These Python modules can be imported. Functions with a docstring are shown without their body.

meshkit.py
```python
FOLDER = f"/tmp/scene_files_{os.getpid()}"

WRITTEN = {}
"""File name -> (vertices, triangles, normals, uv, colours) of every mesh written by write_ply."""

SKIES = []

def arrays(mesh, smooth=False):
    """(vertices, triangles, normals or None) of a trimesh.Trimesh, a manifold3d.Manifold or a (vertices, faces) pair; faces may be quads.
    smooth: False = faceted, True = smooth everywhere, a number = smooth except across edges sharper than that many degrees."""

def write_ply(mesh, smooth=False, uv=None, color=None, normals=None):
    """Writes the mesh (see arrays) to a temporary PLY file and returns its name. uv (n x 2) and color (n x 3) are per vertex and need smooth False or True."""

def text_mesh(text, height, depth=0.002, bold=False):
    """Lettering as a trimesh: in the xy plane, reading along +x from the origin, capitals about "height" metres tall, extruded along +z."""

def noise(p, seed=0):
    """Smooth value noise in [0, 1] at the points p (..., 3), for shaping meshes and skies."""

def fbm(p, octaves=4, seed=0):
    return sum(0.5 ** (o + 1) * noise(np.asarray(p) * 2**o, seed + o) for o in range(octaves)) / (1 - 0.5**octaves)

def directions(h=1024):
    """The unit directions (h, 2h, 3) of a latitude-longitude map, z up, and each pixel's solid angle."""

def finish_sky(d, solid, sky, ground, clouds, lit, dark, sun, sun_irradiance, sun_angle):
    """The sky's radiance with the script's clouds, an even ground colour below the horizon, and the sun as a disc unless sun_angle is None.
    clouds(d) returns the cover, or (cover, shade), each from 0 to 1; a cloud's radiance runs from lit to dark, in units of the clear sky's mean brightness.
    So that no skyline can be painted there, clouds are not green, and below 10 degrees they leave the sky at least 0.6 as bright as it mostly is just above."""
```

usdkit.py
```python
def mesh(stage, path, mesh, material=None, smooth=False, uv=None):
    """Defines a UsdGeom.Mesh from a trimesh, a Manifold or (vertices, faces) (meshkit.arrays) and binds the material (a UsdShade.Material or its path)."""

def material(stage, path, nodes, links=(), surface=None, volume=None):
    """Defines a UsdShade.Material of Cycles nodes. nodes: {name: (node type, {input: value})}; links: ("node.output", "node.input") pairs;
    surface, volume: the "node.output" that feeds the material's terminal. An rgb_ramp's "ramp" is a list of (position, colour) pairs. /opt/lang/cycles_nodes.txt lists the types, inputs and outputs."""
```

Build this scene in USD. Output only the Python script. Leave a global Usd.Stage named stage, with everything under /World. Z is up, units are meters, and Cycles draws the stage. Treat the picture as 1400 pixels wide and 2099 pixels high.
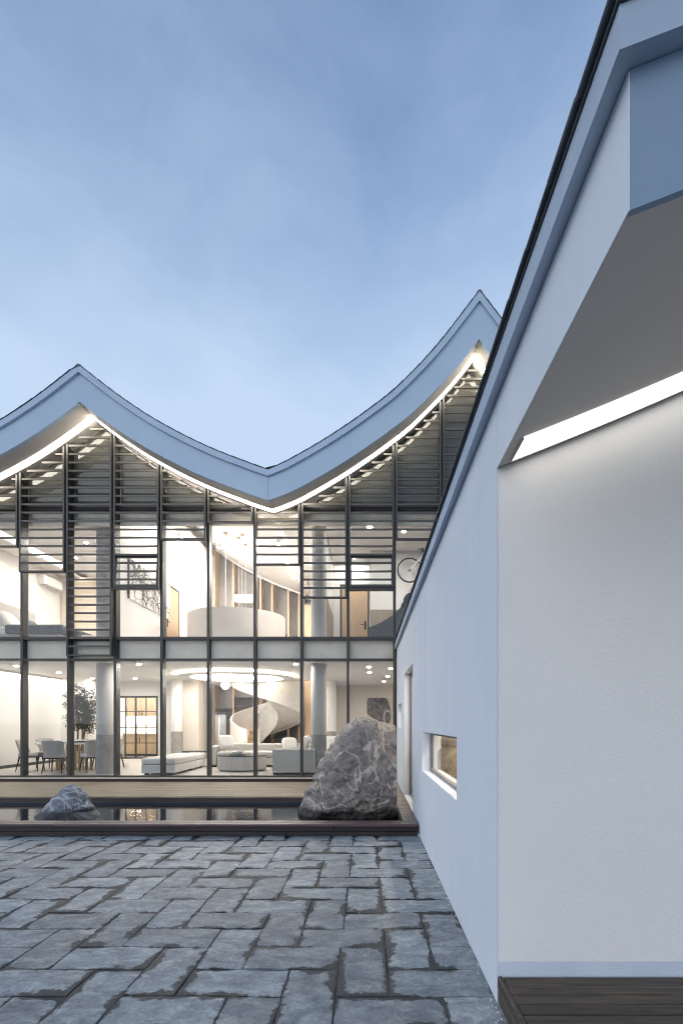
import math, random
import numpy as np, trimesh
import usdkit, meshkit
from pxr import Usd, UsdGeom, UsdLux, UsdShade, Gf, Sdf, Vt
from shapely.geometry import Polygon, LineString, box as sbox, Point
from scipy.interpolate import PchipInterpolator

random.seed(7)
RNG = np.random.RandomState(7)
stage = Usd.Stage.CreateInMemory()
UsdGeom.SetStageUpAxis(stage, "Z")
UsdGeom.SetStageMetersPerUnit(stage, 1.0)
W = UsdGeom.Xform.Define(stage, "/World")
stage.SetDefaultPrim(W.GetPrim())
UsdGeom.Scope.Define(stage, "/World/Looks")

# ------------------------------------------------------------------ camera, sky, sun, exposure
CAMH = 1.55
cam = UsdGeom.Camera.Define(stage, "/World/camera")
cam.AddTranslateOp().Set((0, 0, CAMH))
cam.AddRotateXOp().Set(90.0)
cam.CreateProjectionAttr("perspective")
cam.CreateHorizontalApertureAttr(36.0)
cam.CreateVerticalApertureAttr(36.0 * 1024 / 682)
cam.CreateFocalLengthAttr(36.0 * 1000 / 1400)
cam.CreateHorizontalApertureOffsetAttr(-52 / 1400 * 36.0)
cam.CreateVerticalApertureOffsetAttr(433.5 / 1400 * 36.0)
cam.CreateClippingRangeAttr((0.05, 5000.0))
cam.GetPrim().CreateAttribute("exposure", Sdf.ValueTypeNames.Float).Set(0.9)

SUN_EL, SUN_ROT = math.radians(20), math.radians(-143)       # behind the camera, to the left, veiled
SKY_STRENGTH = 0.128
usdkit.material(stage, "/World/Looks/sky_look", {
    "tc": ("texture_coordinate", {}),
    "sky": ("sky_texture", {"sky_type": "single_scattering", "sun_disc": False, "sun_elevation": SUN_EL, "sun_rotation": SUN_ROT,
                            "altitude": 100.0, "air_density": 1.0, "aerosol_density": 0.6, "ozone_density": 4.0}),
    "map": ("mapping", {"scale": (1.0, 1.0, 1.8), "location": (5.0, 2.0, 1.0)}),
    "n": ("noise_texture", {"scale": 1.25, "detail": 5.0, "roughness": 0.5, "distortion": 0.3}),
    "sx": ("separate_xyz", {}),
    "zn": ("math", {"math_type": "multiply_add", "value2": -0.6, "value3": 0.30}),
    "n2": ("noise_texture", {"scale": 4.5, "detail": 6.0, "roughness": 0.6, "distortion": 0.5}),
    "z2": ("math", {"math_type": "multiply_add", "value2": -0.16}), "zc": ("math", {"math_type": "add", "value2": 0.08}),
    "za": ("math", {"math_type": "add"}),
    "r": ("map_range", {"from_min": 0.96, "from_max": 0.57, "to_min": 0.04, "to_max": 0.97, "clamp": True}),
    "cl": ("mix_color", {"blend_type": "mix", "b": (2.42, 3.04, 3.95)}),
    "bg": ("background_shader", {"strength": SKY_STRENGTH}),
}, [("tc.generated", "map.vector"), ("map.vector", "n.vector"), ("n.fac", "zn.value1"), ("tc.generated", "sx.vector"), ("sx.z", "za.value1"), ("map.vector", "n2.vector"), ("n2.fac", "z2.value1"), ("zn.value", "z2.value3"), ("z2.value", "zc.value1"), ("zc.value", "za.value2"),
    ("za.value", "r.value"), ("r.result", "cl.fac"), ("sky.color", "cl.a"), ("cl.result", "bg.color")], surface="bg.background")
sky = UsdLux.DomeLight.Define(stage, "/World/sky")
UsdShade.MaterialBindingAPI.Apply(sky.GetPrim()).Bind(UsdShade.Material.Get(stage, "/World/Looks/sky_look"))
sky.GetPrim().SetCustomDataByKey("kind", "structure")
sun = UsdLux.DistantLight.Define(stage, "/World/sun")
sun.CreateIntensityAttr(0.12); sun.CreateAngleAttr(60.0); sun.CreateNormalizeAttr(True); sun.CreateColorAttr((1.0, 0.96, 0.92))
sun.AddRotateZOp().Set(-math.degrees(SUN_ROT)); sun.AddRotateXOp().Set(-(90 - math.degrees(SUN_EL)))

# ------------------------------------------------------------------ materials
def M(n): return "/World/Looks/" + n

def mat(name, c1, c2=None, scale=6.0, rough=0.6, bump=0.0, bscale=40.0, bdist=0.004, spec=0.5, metal=0.0, detail=3.0, stretch=(1, 1, 1), coord="position", lo=0.35, hi=0.65, rnd=0.0, **extra):
    """A principled surface whose colour runs between two tones in a noise, with a fine bump."""
    c2 = c2 or tuple(x * 0.9 for x in c1)
    nodes = {"g": ("geometry", {}) if coord == "position" else ("texture_coordinate", {}),
             "mp": ("mapping", {"scale": stretch}),
             "n": ("noise_texture", {"scale": scale, "detail": detail, "roughness": 0.6}),
             "r": ("rgb_ramp", {"ramp": [(lo, c1), (hi, c2)]}),
             "p": ("principled_bsdf", {"roughness": rough, "specular_ior_level": spec, "metallic": metal, **extra})}
    links = [("g." + coord, "mp.vector"), ("mp.vector", "n.vector"), ("n.fac", "r.fac")]
    if rnd:
        nodes["oi"] = ("object_info", {})
        nodes["vr"] = ("map_range", {"to_min": 1 - rnd, "to_max": 1 + rnd})
        nodes["hv"] = ("hsv", {})
        links += [("oi.random", "vr.value"), ("vr.result", "hv.value"), ("r.color", "hv.color"), ("hv.color", "p.base_color")]
    else:
        links += [("r.color", "p.base_color")]
    if bump:
        nodes["bn"] = ("noise_texture", {"scale": bscale, "detail": 4.0, "roughness": 0.6})
        nodes["b"] = ("bump", {"strength": bump, "distance": bdist})
        links += [("mp.vector", "bn.vector"), ("bn.fac", "b.height"), ("b.normal", "p.normal")]
    usdkit.material(stage, M(name), nodes, links, surface="p.BSDF")
    return M(name)

def glow(name, color, strength):
    usdkit.material(stage, M(name), {"e": ("emission", {"color": color, "strength": strength})}, [], surface="e.emission")
    return M(name)

stucco_lit = mat("stucco_lit", (0.87, 0.84, 0.80), (0.83, 0.80, 0.765), scale=0.7, rough=0.92, bump=0.5, bscale=105, bdist=0.005, spec=0.2, detail=6)  # front wall render with warm light mixed into its tone
stucco_skylit = mat("stucco_skylit", (0.70, 0.735, 0.79), (0.66, 0.70, 0.76), scale=1.1, stretch=(1, 2.5, 0.3), rough=0.9, bump=0.25, bscale=110, bdist=0.003, spec=0.2, detail=5)  # same white render, blue skylight put into the side wall colour
foot_skylit = mat("foot_skylit", (0.66, 0.69, 0.75), (0.60, 0.64, 0.71), scale=3, rough=0.9, bump=0.4, bscale=75, bdist=0.005, spec=0.2)  # wall foot strip, cooler light below the warm wash put into the colour
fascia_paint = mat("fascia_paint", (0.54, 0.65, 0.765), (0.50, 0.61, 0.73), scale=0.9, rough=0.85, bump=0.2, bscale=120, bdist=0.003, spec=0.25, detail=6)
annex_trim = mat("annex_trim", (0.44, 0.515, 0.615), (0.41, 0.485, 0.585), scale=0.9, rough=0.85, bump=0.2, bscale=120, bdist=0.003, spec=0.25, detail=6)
front_shade_tone = mat("front_shade_tone", (0.27, 0.355, 0.46), (0.25, 0.33, 0.43), scale=0.9, rough=0.85, bump=0.2, bscale=120, bdist=0.003, spec=0.25)  # front fascia tone, dimming towards the upper corner painted in as darker blue
soffit_paint = mat("soffit_paint", (0.66, 0.605, 0.55), (0.62, 0.57, 0.52), scale=0.8, rough=0.9, spec=0.2)
tile_dark = mat("tile_dark", (0.065, 0.072, 0.080), (0.11, 0.118, 0.128), scale=9, rough=0.8, bump=0.4, bscale=40)
tile_edge = mat("tile_edge", (0.075, 0.085, 0.10), (0.12, 0.13, 0.145), scale=9, rough=0.8)
dark_metal = mat("dark_metal", (0.040, 0.036, 0.033), (0.050, 0.046, 0.042), scale=30, rough=0.42, bump=0.05, bscale=400, bdist=0.001)
blade_metal = mat("blade_metal", (0.062, 0.054, 0.045), (0.085, 0.074, 0.062), scale=12, rough=0.4, stretch=(0.3, 1, 1))
spandrel_grey = mat("spandrel_grey", (0.78, 0.66, 0.55), (0.66, 0.56, 0.465), scale=2.5, rough=0.7, bump=0.2, bscale=60, detail=8)
gable_grey = mat("gable_grey", (0.15, 0.132, 0.105), (0.115, 0.10, 0.08), scale=1.2, rough=0.6)
white_wall = mat("white_wall", (0.78, 0.755, 0.73), (0.75, 0.725, 0.70), scale=0.6, rough=0.85, spec=0.2)
warm_wall = mat("warm_wall", (0.78, 0.70, 0.62), (0.76, 0.68, 0.60), scale=0.6, rough=0.85, spec=0.2)
ceiling_paint = mat("ceiling_paint", (0.78, 0.76, 0.74), (0.76, 0.74, 0.72), scale=0.6, rough=0.9, spec=0.15)
stone_floor = mat("stone_floor", (0.50, 0.465, 0.43), (0.42, 0.385, 0.35), scale=3, rough=0.35, stretch=(0.35, 2.5, 1), detail=6)
concrete = mat("concrete", (0.36, 0.335, 0.315), (0.27, 0.25, 0.235), scale=5, rough=0.7, bump=0.15, bscale=50, detail=8)
column_paint = mat("column_paint", (0.54, 0.495, 0.46), (0.50, 0.46, 0.425), scale=2, rough=0.6, detail=6)
fabric = mat("fabric", (0.47, 0.44, 0.41), (0.42, 0.39, 0.36), scale=40, rough=0.95, bump=0.3, bscale=250, bdist=0.002, spec=0.15)
fabric_light = mat("fabric_light", (0.62, 0.59, 0.56), (0.55, 0.52, 0.49), scale=30, rough=0.95, bump=0.3, bscale=200, bdist=0.002, spec=0.15)
fabric_dark = mat("fabric_dark", (0.085, 0.09, 0.10), (0.12, 0.125, 0.135), scale=14, rough=0.95, bump=0.3, bscale=60, bdist=0.01, spec=0.15)
leg_dark = mat("leg_dark", (0.022, 0.018, 0.015), rough=0.4)
brass = mat("brass", (0.50, 0.36, 0.20), (0.42, 0.30, 0.16), rough=0.28, metal=1.0, scale=20)
marble = mat("marble", (0.72, 0.70, 0.68), (0.55, 0.53, 0.51), scale=3, rough=0.15, detail=8)
light_wood = mat("light_wood", (0.60, 0.43, 0.28), (0.50, 0.35, 0.22), scale=5, rough=0.5, stretch=(6, 6, 0.5), detail=6)
oak_panel = mat("oak_panel", (0.33, 0.265, 0.205), (0.27, 0.215, 0.165), scale=5, rough=0.55, stretch=(6, 6, 0.5), detail=6)
grey_panel = mat("grey_panel", (0.29, 0.268, 0.25), (0.25, 0.232, 0.218), scale=4, rough=0.6)
shelf_dark = mat("shelf_dark", (0.075, 0.072, 0.07), rough=0.5)
silver = mat("silver", (0.46, 0.45, 0.44), (0.40, 0.395, 0.39), rough=0.35, metal=0.35, scale=10)
plastic_white = mat("plastic_white", (0.80, 0.80, 0.79), rough=0.35)
black_gloss = mat("black_gloss", (0.015, 0.015, 0.016), rough=0.12)
rubber = mat("rubber", (0.03, 0.03, 0.032), rough=0.7)
china = mat("china", (0.62, 0.60, 0.57), rough=0.2)
leaf = None
bark = mat("bark", (0.15, 0.115, 0.085), (0.09, 0.07, 0.05), scale=20, rough=0.9, stretch=(3, 3, 0.5), bump=0.5)
clay = mat("clay", (0.30, 0.28, 0.26), rough=0.8)
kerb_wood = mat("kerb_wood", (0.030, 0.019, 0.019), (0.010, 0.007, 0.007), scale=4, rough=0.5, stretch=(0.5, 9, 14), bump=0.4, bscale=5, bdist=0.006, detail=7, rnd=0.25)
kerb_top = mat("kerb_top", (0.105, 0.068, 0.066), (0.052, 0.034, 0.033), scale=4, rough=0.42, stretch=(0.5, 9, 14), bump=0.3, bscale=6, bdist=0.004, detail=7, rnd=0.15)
kerb_top_deep = mat("kerb_top_deep", (0.13, 0.098, 0.088), (0.085, 0.063, 0.057), scale=4, rough=0.42, stretch=(9, 9, 9), bump=0.3, bscale=6, bdist=0.004, detail=7, rnd=0.15)
deck_wood = mat("deck_wood", (0.31, 0.235, 0.16), (0.165, 0.122, 0.082), scale=3, rough=0.55, stretch=(0.5, 10, 10), bump=0.3, bscale=6, bdist=0.004, detail=7, rnd=0.14)
riser_wood = mat("riser_wood", (0.05, 0.032, 0.028), (0.03, 0.02, 0.018), scale=4, rough=0.5, stretch=(0.5, 9, 9), bump=0.3, bscale=6)
pond_liner = mat("pond_liner", (0.025, 0.13, 0.21), (0.018, 0.09, 0.15), scale=5, rough=0.5, detail=4)
mortar = mat("mortar", (0.045, 0.046, 0.048), (0.07, 0.071, 0.072), scale=25, rough=0.9, bump=0.6, bscale=90, bdist=0.006)
far_ground = mat("far_ground", (0.10, 0.11, 0.11), (0.075, 0.08, 0.08), scale=2, rough=0.9, detail=8)

# dark timber with knots for the porch
usdkit.material(stage, M("porch_wood"), {
    "g": ("geometry", {}), "mp": ("mapping", {"scale": (0.7, 12, 12)}), "oi": ("object_info", {}),
    "of": ("combine_xyz", {}), "om": ("math", {"math_type": "multiply", "value2": 40.0}), "ad": ("vector_math", {"math_type": "add"}),
    "n": ("noise_texture", {"scale": 3.0, "detail": 8.0, "roughness": 0.65, "distortion": 1.2}),
    "r": ("rgb_ramp", {"ramp": [(0.25, (0.012, 0.008, 0.005)), (0.48, (0.050, 0.033, 0.019)), (0.72, (0.105, 0.073, 0.044))]}),
    "mk": ("mapping", {"scale": (3.0, 9.0, 9.0)}), "k": ("voronoi_texture", {"scale": 1.0}),
    "kr": ("rgb_ramp", {"ramp": [(0.0, (0.25, 0.22, 0.2)), (0.16, (1, 1, 1))]}),
    "mx": ("mix_color", {"blend_type": "multiply", "fac": 1.0}),
    "vr": ("map_range", {"to_min": 0.7, "to_max": 1.25}), "hv": ("hsv", {}),
    "b": ("bump", {"strength": 0.35, "distance": 0.004}), "p": ("principled_bsdf", {"roughness": 0.5}),
}, [("g.position", "mp.vector"), ("oi.random", "om.value1"), ("om.value", "of.x"), ("mp.vector", "ad.vector1"), ("of.vector", "ad.vector2"), ("ad.vector", "n.vector"),
    ("n.fac", "r.fac"), ("g.position", "mk.vector"), ("mk.vector", "k.vector"), ("k.distance", "kr.fac"), ("r.color", "mx.a"), ("kr.color", "mx.b"),
    ("oi.random", "vr.value"), ("vr.result", "hv.value"), ("mx.result", "hv.color"), ("hv.color", "p.base_color"), ("n.fac", "b.height"), ("b.normal", "p.normal")], surface="p.BSDF")

# riven slate slabs: cool grey with cement smeared round the edge
usdkit.material(stage, M("slate"), {
    "tc": ("texture_coordinate", {}), "g": ("geometry", {}), "oi": ("object_info", {}),
    "ab": ("vector_math", {"math_type": "absolute"}), "sp": ("separate_xyz", {}),
    "dx": ("math", {"math_type": "subtract", "value1": 0.3}), "dy": ("math", {"math_type": "subtract", "value1": 0.15}),
    "d": ("math", {"math_type": "minimum"}),
    "en": ("noise_texture", {"scale": 13.0, "detail": 6.0, "roughness": 0.62}), "e2": ("noise_texture", {"scale": 2.3, "detail": 2.0}),
    "ew": ("math", {"math_type": "multiply_add", "value2": 0.14, "value3": -0.058}),
    "ew2": ("math", {"math_type": "multiply_add", "value2": 0.26, "value3": -0.128}),
    "es": ("math", {"math_type": "add"}),
    "dd": ("math", {"math_type": "subtract"}),
    "mk": ("map_range", {"from_min": -0.008, "from_max": 0.010, "to_min": 1.0, "to_max": 0.0, "clamp": True}),
    "mp": ("mapping", {"scale": (1, 1.6, 1)}),
    "n": ("noise_texture", {"scale": 5.0, "detail": 9.0, "roughness": 0.68, "distortion": 0.6}),
    "r": ("rgb_ramp", {"ramp": [(0.30, (0.12, 0.142, 0.160)), (0.5, (0.235, 0.268, 0.293)), (0.66, (0.38, 0.412, 0.43))]}),
    "vr": ("map_range", {"to_min": 0.80, "to_max": 1.22}), "hv": ("hsv", {}),
    "bn": ("noise_texture", {"scale": 34.0, "detail": 8.0, "roughness": 0.72, "distortion": 0.8}),
    "mr": ("rgb_ramp", {"ramp": [(0.35, (0.020, 0.023, 0.027)), (0.65, (0.046, 0.052, 0.058))]}),
    "gr": ("rgb_ramp", {"ramp": [(0.30, (0.62, 0.62, 0.62)), (0.5, (1, 1, 1)), (0.68, (1.35, 1.34, 1.32))]}), "gm": ("mix_color", {"blend_type": "multiply", "fac": 1.0}),
    "mx": ("mix_color", {"blend_type": "mix"}),
    "b": ("bump", {"strength": 1.0, "distance": 0.015}), "p": ("principled_bsdf", {"roughness": 0.5, "specular_ior_level": 0.5}),
}, [("tc.object", "ab.vector1"), ("ab.vector", "sp.vector"), ("sp.x", "dx.value2"), ("sp.y", "dy.value2"), ("dx.value", "d.value1"), ("dy.value", "d.value2"),
    ("g.position", "en.vector"), ("g.position", "e2.vector"), ("en.fac", "ew.value1"), ("e2.fac", "ew2.value1"), ("ew.value", "es.value1"), ("ew2.value", "es.value2"),
    ("d.value", "dd.value1"), ("es.value", "dd.value2"), ("dd.value", "mk.value"),
    ("g.position", "mp.vector"), ("mp.vector", "n.vector"), ("n.fac", "r.fac"), ("oi.random", "vr.value"), ("vr.result", "hv.value"), ("r.color", "hv.color"),
    ("g.position", "bn.vector"), ("bn.fac", "mr.fac"), ("mk.result", "mx.fac"), ("bn.fac", "gr.fac"), ("hv.color", "gm.a"), ("gr.color", "gm.b"), ("gm.result", "mx.a"), ("mr.color", "mx.b"), ("mx.result", "p.base_color"),
    ("bn.fac", "b.height"), ("b.normal", "p.normal")], surface="p.BSDF")
slate = M("slate")

# banded gneiss, darker where wet at the waterline
def gneiss(name, rot, dark, light, vein, fold, scale, patch=0.0):
    usdkit.material(stage, M(name), {
        "g": ("geometry", {}), "mp": ("mapping", {"rotation": rot}),
        "fn": ("noise_texture", {"scale": fold, "detail": 2.0, "roughness": 0.55}),
        "fs": ("vector_math", {"math_type": "scale", "scale": 1.5}), "fa": ("vector_math", {"math_type": "add"}),
        "w": ("wave_texture", {"wave_type": "bands", "bands_direction": "x", "scale": scale, "distortion": 0.9, "detail": 4.0, "detail_scale": 3.0, "detail_roughness": 0.65}),
        "wr": ("rgb_ramp", {"ramp": [(0.0, (0, 0, 0)), (0.945, (0.0, 0.0, 0.0)), (0.99, (0.65, 0.65, 0.65)), (1.0, (0.85, 0.85, 0.85))]}),
        "w2": ("wave_texture", {"wave_type": "bands", "bands_direction": "x", "scale": scale * 5.0, "distortion": 7.0, "detail": 6.0, "detail_scale": 3.0, "detail_roughness": 0.72}),
        "w2r": ("rgb_ramp", {"ramp": [(0.35, (0, 0, 0)), (1.0, (0.26, 0.26, 0.26))]}),
        "n": ("noise_texture", {"scale": 9.0, "detail": 10.0, "roughness": 0.75}), "r": ("rgb_ramp", {"ramp": [(0.32, dark), (0.68, light)]}),
        "nm": ("noise_texture", {"scale": 1.7, "detail": 4.0}), "nmr": ("map_range", {"from_min": 0.45, "from_max": 0.60, "to_min": 0.0, "to_max": 0.85, "clamp": True}),
        "vm": ("math", {"math_type": "multiply"}), "v2": ("math", {"math_type": "multiply"}),
        "v3n": ("noise_texture", {"scale": 1.5, "detail": 5.0, "roughness": 0.45, "distortion": 1.1}), "v3a": ("math", {"math_type": "subtract", "value2": 0.5}), "v3b": ("math", {"math_type": "absolute"}),
        "v3w": ("noise_texture", {"scale": 3.0, "detail": 2.0}), "v3m": ("math", {"math_type": "multiply_add", "value2": 0.034, "value3": -0.008}), "v3d": ("math", {"math_type": "subtract"}),
        "v3r": ("map_range", {"from_min": -0.004, "from_max": 0.004, "to_min": 0.75, "to_max": 0.0, "clamp": True}), "vx": ("math", {"math_type": "maximum"}),
        "pn": ("noise_texture", {"scale": 3.6, "detail": 9.0, "roughness": 0.62, "distortion": 0.8}), "pr": ("map_range", {"from_min": 0.53, "from_max": 0.60, "to_min": 0.0, "to_max": patch, "clamp": True}),
        "m4": ("mix_color", {"blend_type": "mix", "b": vein}),
        "m1": ("mix_color", {"blend_type": "mix", "b": tuple(x * 1.8 for x in light)}), "m2": ("mix_color", {"blend_type": "mix", "b": vein}),
        "sp": ("separate_xyz", {}), "wn": ("math", {"math_type": "multiply_add", "value2": 0.22, "value3": 0.0}), "zz": ("math", {"math_type": "subtract"}),
        "wet": ("map_range", {"from_min": 0.05, "from_max": 0.10, "to_min": 0.22, "to_max": 1.0, "clamp": True}),
        "m3": ("mix_color", {"blend_type": "multiply", "fac": 1.0}), "wc": ("combine_xyz", {}),
        "bn": ("noise_texture", {"scale": 22.0, "detail": 10.0, "roughness": 0.75}), "bs": ("math", {"math_type": "multiply_add", "value2": 0.09}),
        "b": ("bump", {"strength": 0.9, "distance": 0.025}), "p": ("principled_bsdf", {"roughness": 0.6}),
    }, [("g.position", "mp.vector"), ("mp.vector", "fn.vector"), ("fn.color", "fs.vector1"), ("mp.vector", "fa.vector1"), ("fs.vector", "fa.vector2"),
        ("fa.vector", "w.vector"), ("fa.vector", "w2.vector"), ("w.fac", "wr.fac"), ("w2.fac", "w2r.fac"), ("g.position", "n.vector"), ("n.fac", "r.fac"),
        ("g.position", "nm.vector"), ("nm.fac", "nmr.value"), ("wr.color", "vm.value1"), ("nmr.result", "vm.value2"), ("w2r.color", "v2.value1"), ("nmr.result", "v2.value2"),
        ("r.color", "m1.a"), ("v2.value", "m1.fac"), ("mp.vector", "v3n.vector"), ("v3n.fac", "v3a.value1"), ("v3a.value", "v3b.value1"), ("g.position", "v3w.vector"), ("v3w.fac", "v3m.value1"),
        ("v3b.value", "v3d.value1"), ("v3m.value", "v3d.value2"), ("v3d.value", "v3r.value"), ("v3r.result", "vx.value1"), ("vm.value", "vx.value2"),
        ("fa.vector", "pn.vector"), ("pn.fac", "pr.value"), ("m1.result", "m4.a"), ("pr.result", "m4.fac"), ("m4.result", "m2.a"), ("vx.value", "m2.fac"),
        ("g.position", "sp.vector"), ("n.fac", "wn.value1"), ("sp.z", "zz.value1"), ("wn.value", "zz.value2"), ("zz.value", "wet.value"),
        ("wet.result", "wc.x"), ("wet.result", "wc.y"), ("wet.result", "wc.z"), ("m2.result", "m3.a"), ("wc.vector", "m3.b"), ("m3.result", "p.base_color"),
        ("g.position", "bn.vector"), ("w2.fac", "bs.value1"), ("bn.fac", "bs.value3"), ("bs.value", "b.height"), ("b.normal", "p.normal")], surface="p.BSDF")
    return M(name)
gneiss_big = gneiss("gneiss_big", (0.2, 0.5, 0.4), (0.105, 0.090, 0.083), (0.34, 0.295, 0.265), (0.60, 0.53, 0.45), 0.65, 0.9, 0.14)
gneiss_small = gneiss("gneiss_small", (0.5, 0.9, 0.2), (0.075, 0.08, 0.095), (0.25, 0.265, 0.30), (0.52, 0.55, 0.60), 1.1, 1.0, 0.6)

# glass panes: clear, with the reflection of a window
usdkit.material(stage, M("pane_glass"), {"t": ("transparent_bsdf", {"color": (0.97, 0.985, 0.98)}), "gl": ("glossy_bsdf", {"color": (1, 1, 1), "roughness": 0.0}),
                                         "f": ("fresnel", {"IOR": 1.5}), "g": ("geometry", {}), "nb": ("math", {"math_type": "subtract", "value1": 1.0}), "ff": ("math", {"math_type": "multiply"}), "m": ("mix_closure", {})},
                [("g.backfacing", "nb.value2"), ("f.fac", "ff.value1"), ("nb.value", "ff.value2"), ("ff.value", "m.fac"), ("t.BSDF", "m.closure1"), ("gl.BSDF", "m.closure2")], surface="m.closure")
pane_glass = M("pane_glass")
# pond water: faint ripples, looks down into a blue basin
usdkit.material(stage, M("pond_surface"), {"g": ("geometry", {}), "mp": ("mapping", {"scale": (1.0, 2.2, 1)}), "n": ("noise_texture", {"scale": 5.0, "detail": 3.0, "roughness": 0.5}),
                                           "b": ("bump", {"strength": 0.10, "distance": 0.02}),
                                           "t": ("transparent_bsdf", {"color": (0.70, 0.82, 0.84)}), "gl": ("glossy_bsdf", {"color": (1, 1, 1), "roughness": 0.02}),
                                           "f": ("fresnel", {"IOR": 1.33}), "m": ("mix_closure", {})},
                [("g.position", "mp.vector"), ("mp.vector", "n.vector"), ("n.fac", "b.height"), ("b.normal", "gl.normal"), ("f.fac", "m.fac"), ("t.BSDF", "m.closure1"), ("gl.BSDF", "m.closure2")], surface="m.closure")
pond_surface = M("pond_surface")
usdkit.material(stage, M("leaf"), {"oi": ("geometry", {}), "r": ("rgb_ramp", {"ramp": [(0.0, (0.035, 0.042, 0.018)), (0.6, (0.075, 0.078, 0.030)), (1.0, (0.14, 0.12, 0.045))]}),
                                   "p": ("principled_bsdf", {"roughness": 0.45}), "tr": ("translucent_bsdf", {}), "m": ("mix_closure", {"fac": 0.25})},
                [("oi.random_per_island", "r.fac"), ("r.color", "p.base_color"), ("r.color", "tr.color"), ("p.BSDF", "m.closure1"), ("tr.BSDF", "m.closure2")], surface="m.closure")
leaf = M("leaf")
strip_glow = glow("strip_glow", (1.0, 0.95, 0.83), 9.0)
porch_glow = glow("porch_glow", (1.0, 0.985, 0.95), 1.3)
cove_glow = glow("cove_glow", (1.0, 0.88, 0.74), 24.0)
lamp_glow = glow("lamp_glow", (1.0, 0.945, 0.89), 500.0)
up_lamp_glow = glow("up_lamp_glow", (1.0, 0.93, 0.86), 2200.0)
globe_glow = glow("globe_glow", (1.0, 0.93, 0.84), 7.0)
under_glow = glow("under_glow", (1.0, 0.93, 0.84), 26.0)
room_glow = glow("room_glow", (1.0, 0.84, 0.62), 85.0)

# ------------------------------------------------------------------ helpers
taken, origin = {}, {}

def numbered(parent, name):
    k = taken.get((parent, name), 0)
    taken[(parent, name)] = k + 1
    return f"{parent}/{name}" if k == 0 else f"{parent}/{name}_{k:03d}"

def tag(p, label=None, cat=None, group=None, kind=None):
    prim = stage.GetPrimAtPath(p) if isinstance(p, str) else p
    for k, v in (("label", label), ("category", cat), ("group", group), ("kind", kind)):
        if v: prim.SetCustomDataByKey(k, v)
    return str(prim.GetPath())

def thing(name, label, cat, loc=(0, 0, 0), rotz=0.0, group=None, kind=None):
    p = numbered("/World", name)
    x = UsdGeom.Xform.Define(stage, p)
    x.AddTranslateOp().Set(Gf.Vec3d(*map(float, loc)))
    if rotz: x.AddRotateZOp().Set(float(rotz))
    origin[p] = np.array(loc, float)
    return tag(p, label, cat, group, kind)

def part(name, mesh, m, parent, smooth=False, label=None, kind=None, local=False):
    """A mesh under a thing or part; its points are given in world metres unless local."""
    p = numbered(parent, name)
    root = "/".join(parent.split("/")[:3])
    o = origin.get(root, np.zeros(3))
    if not local and np.any(o):
        mesh = mesh.copy() if isinstance(mesh, trimesh.Trimesh) else mesh
        mesh.apply_translation(-o)
    usdkit.mesh(stage, p, mesh, m, smooth)
    if label or kind: tag(p, label=label, kind=kind)
    return p

def single(name, mesh, m, label=None, cat=None, group=None, kind=None, smooth=False):
    p = numbered("/World", name)
    usdkit.mesh(stage, p, mesh, m, smooth)
    return tag(p, label, cat, group, kind)

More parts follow.
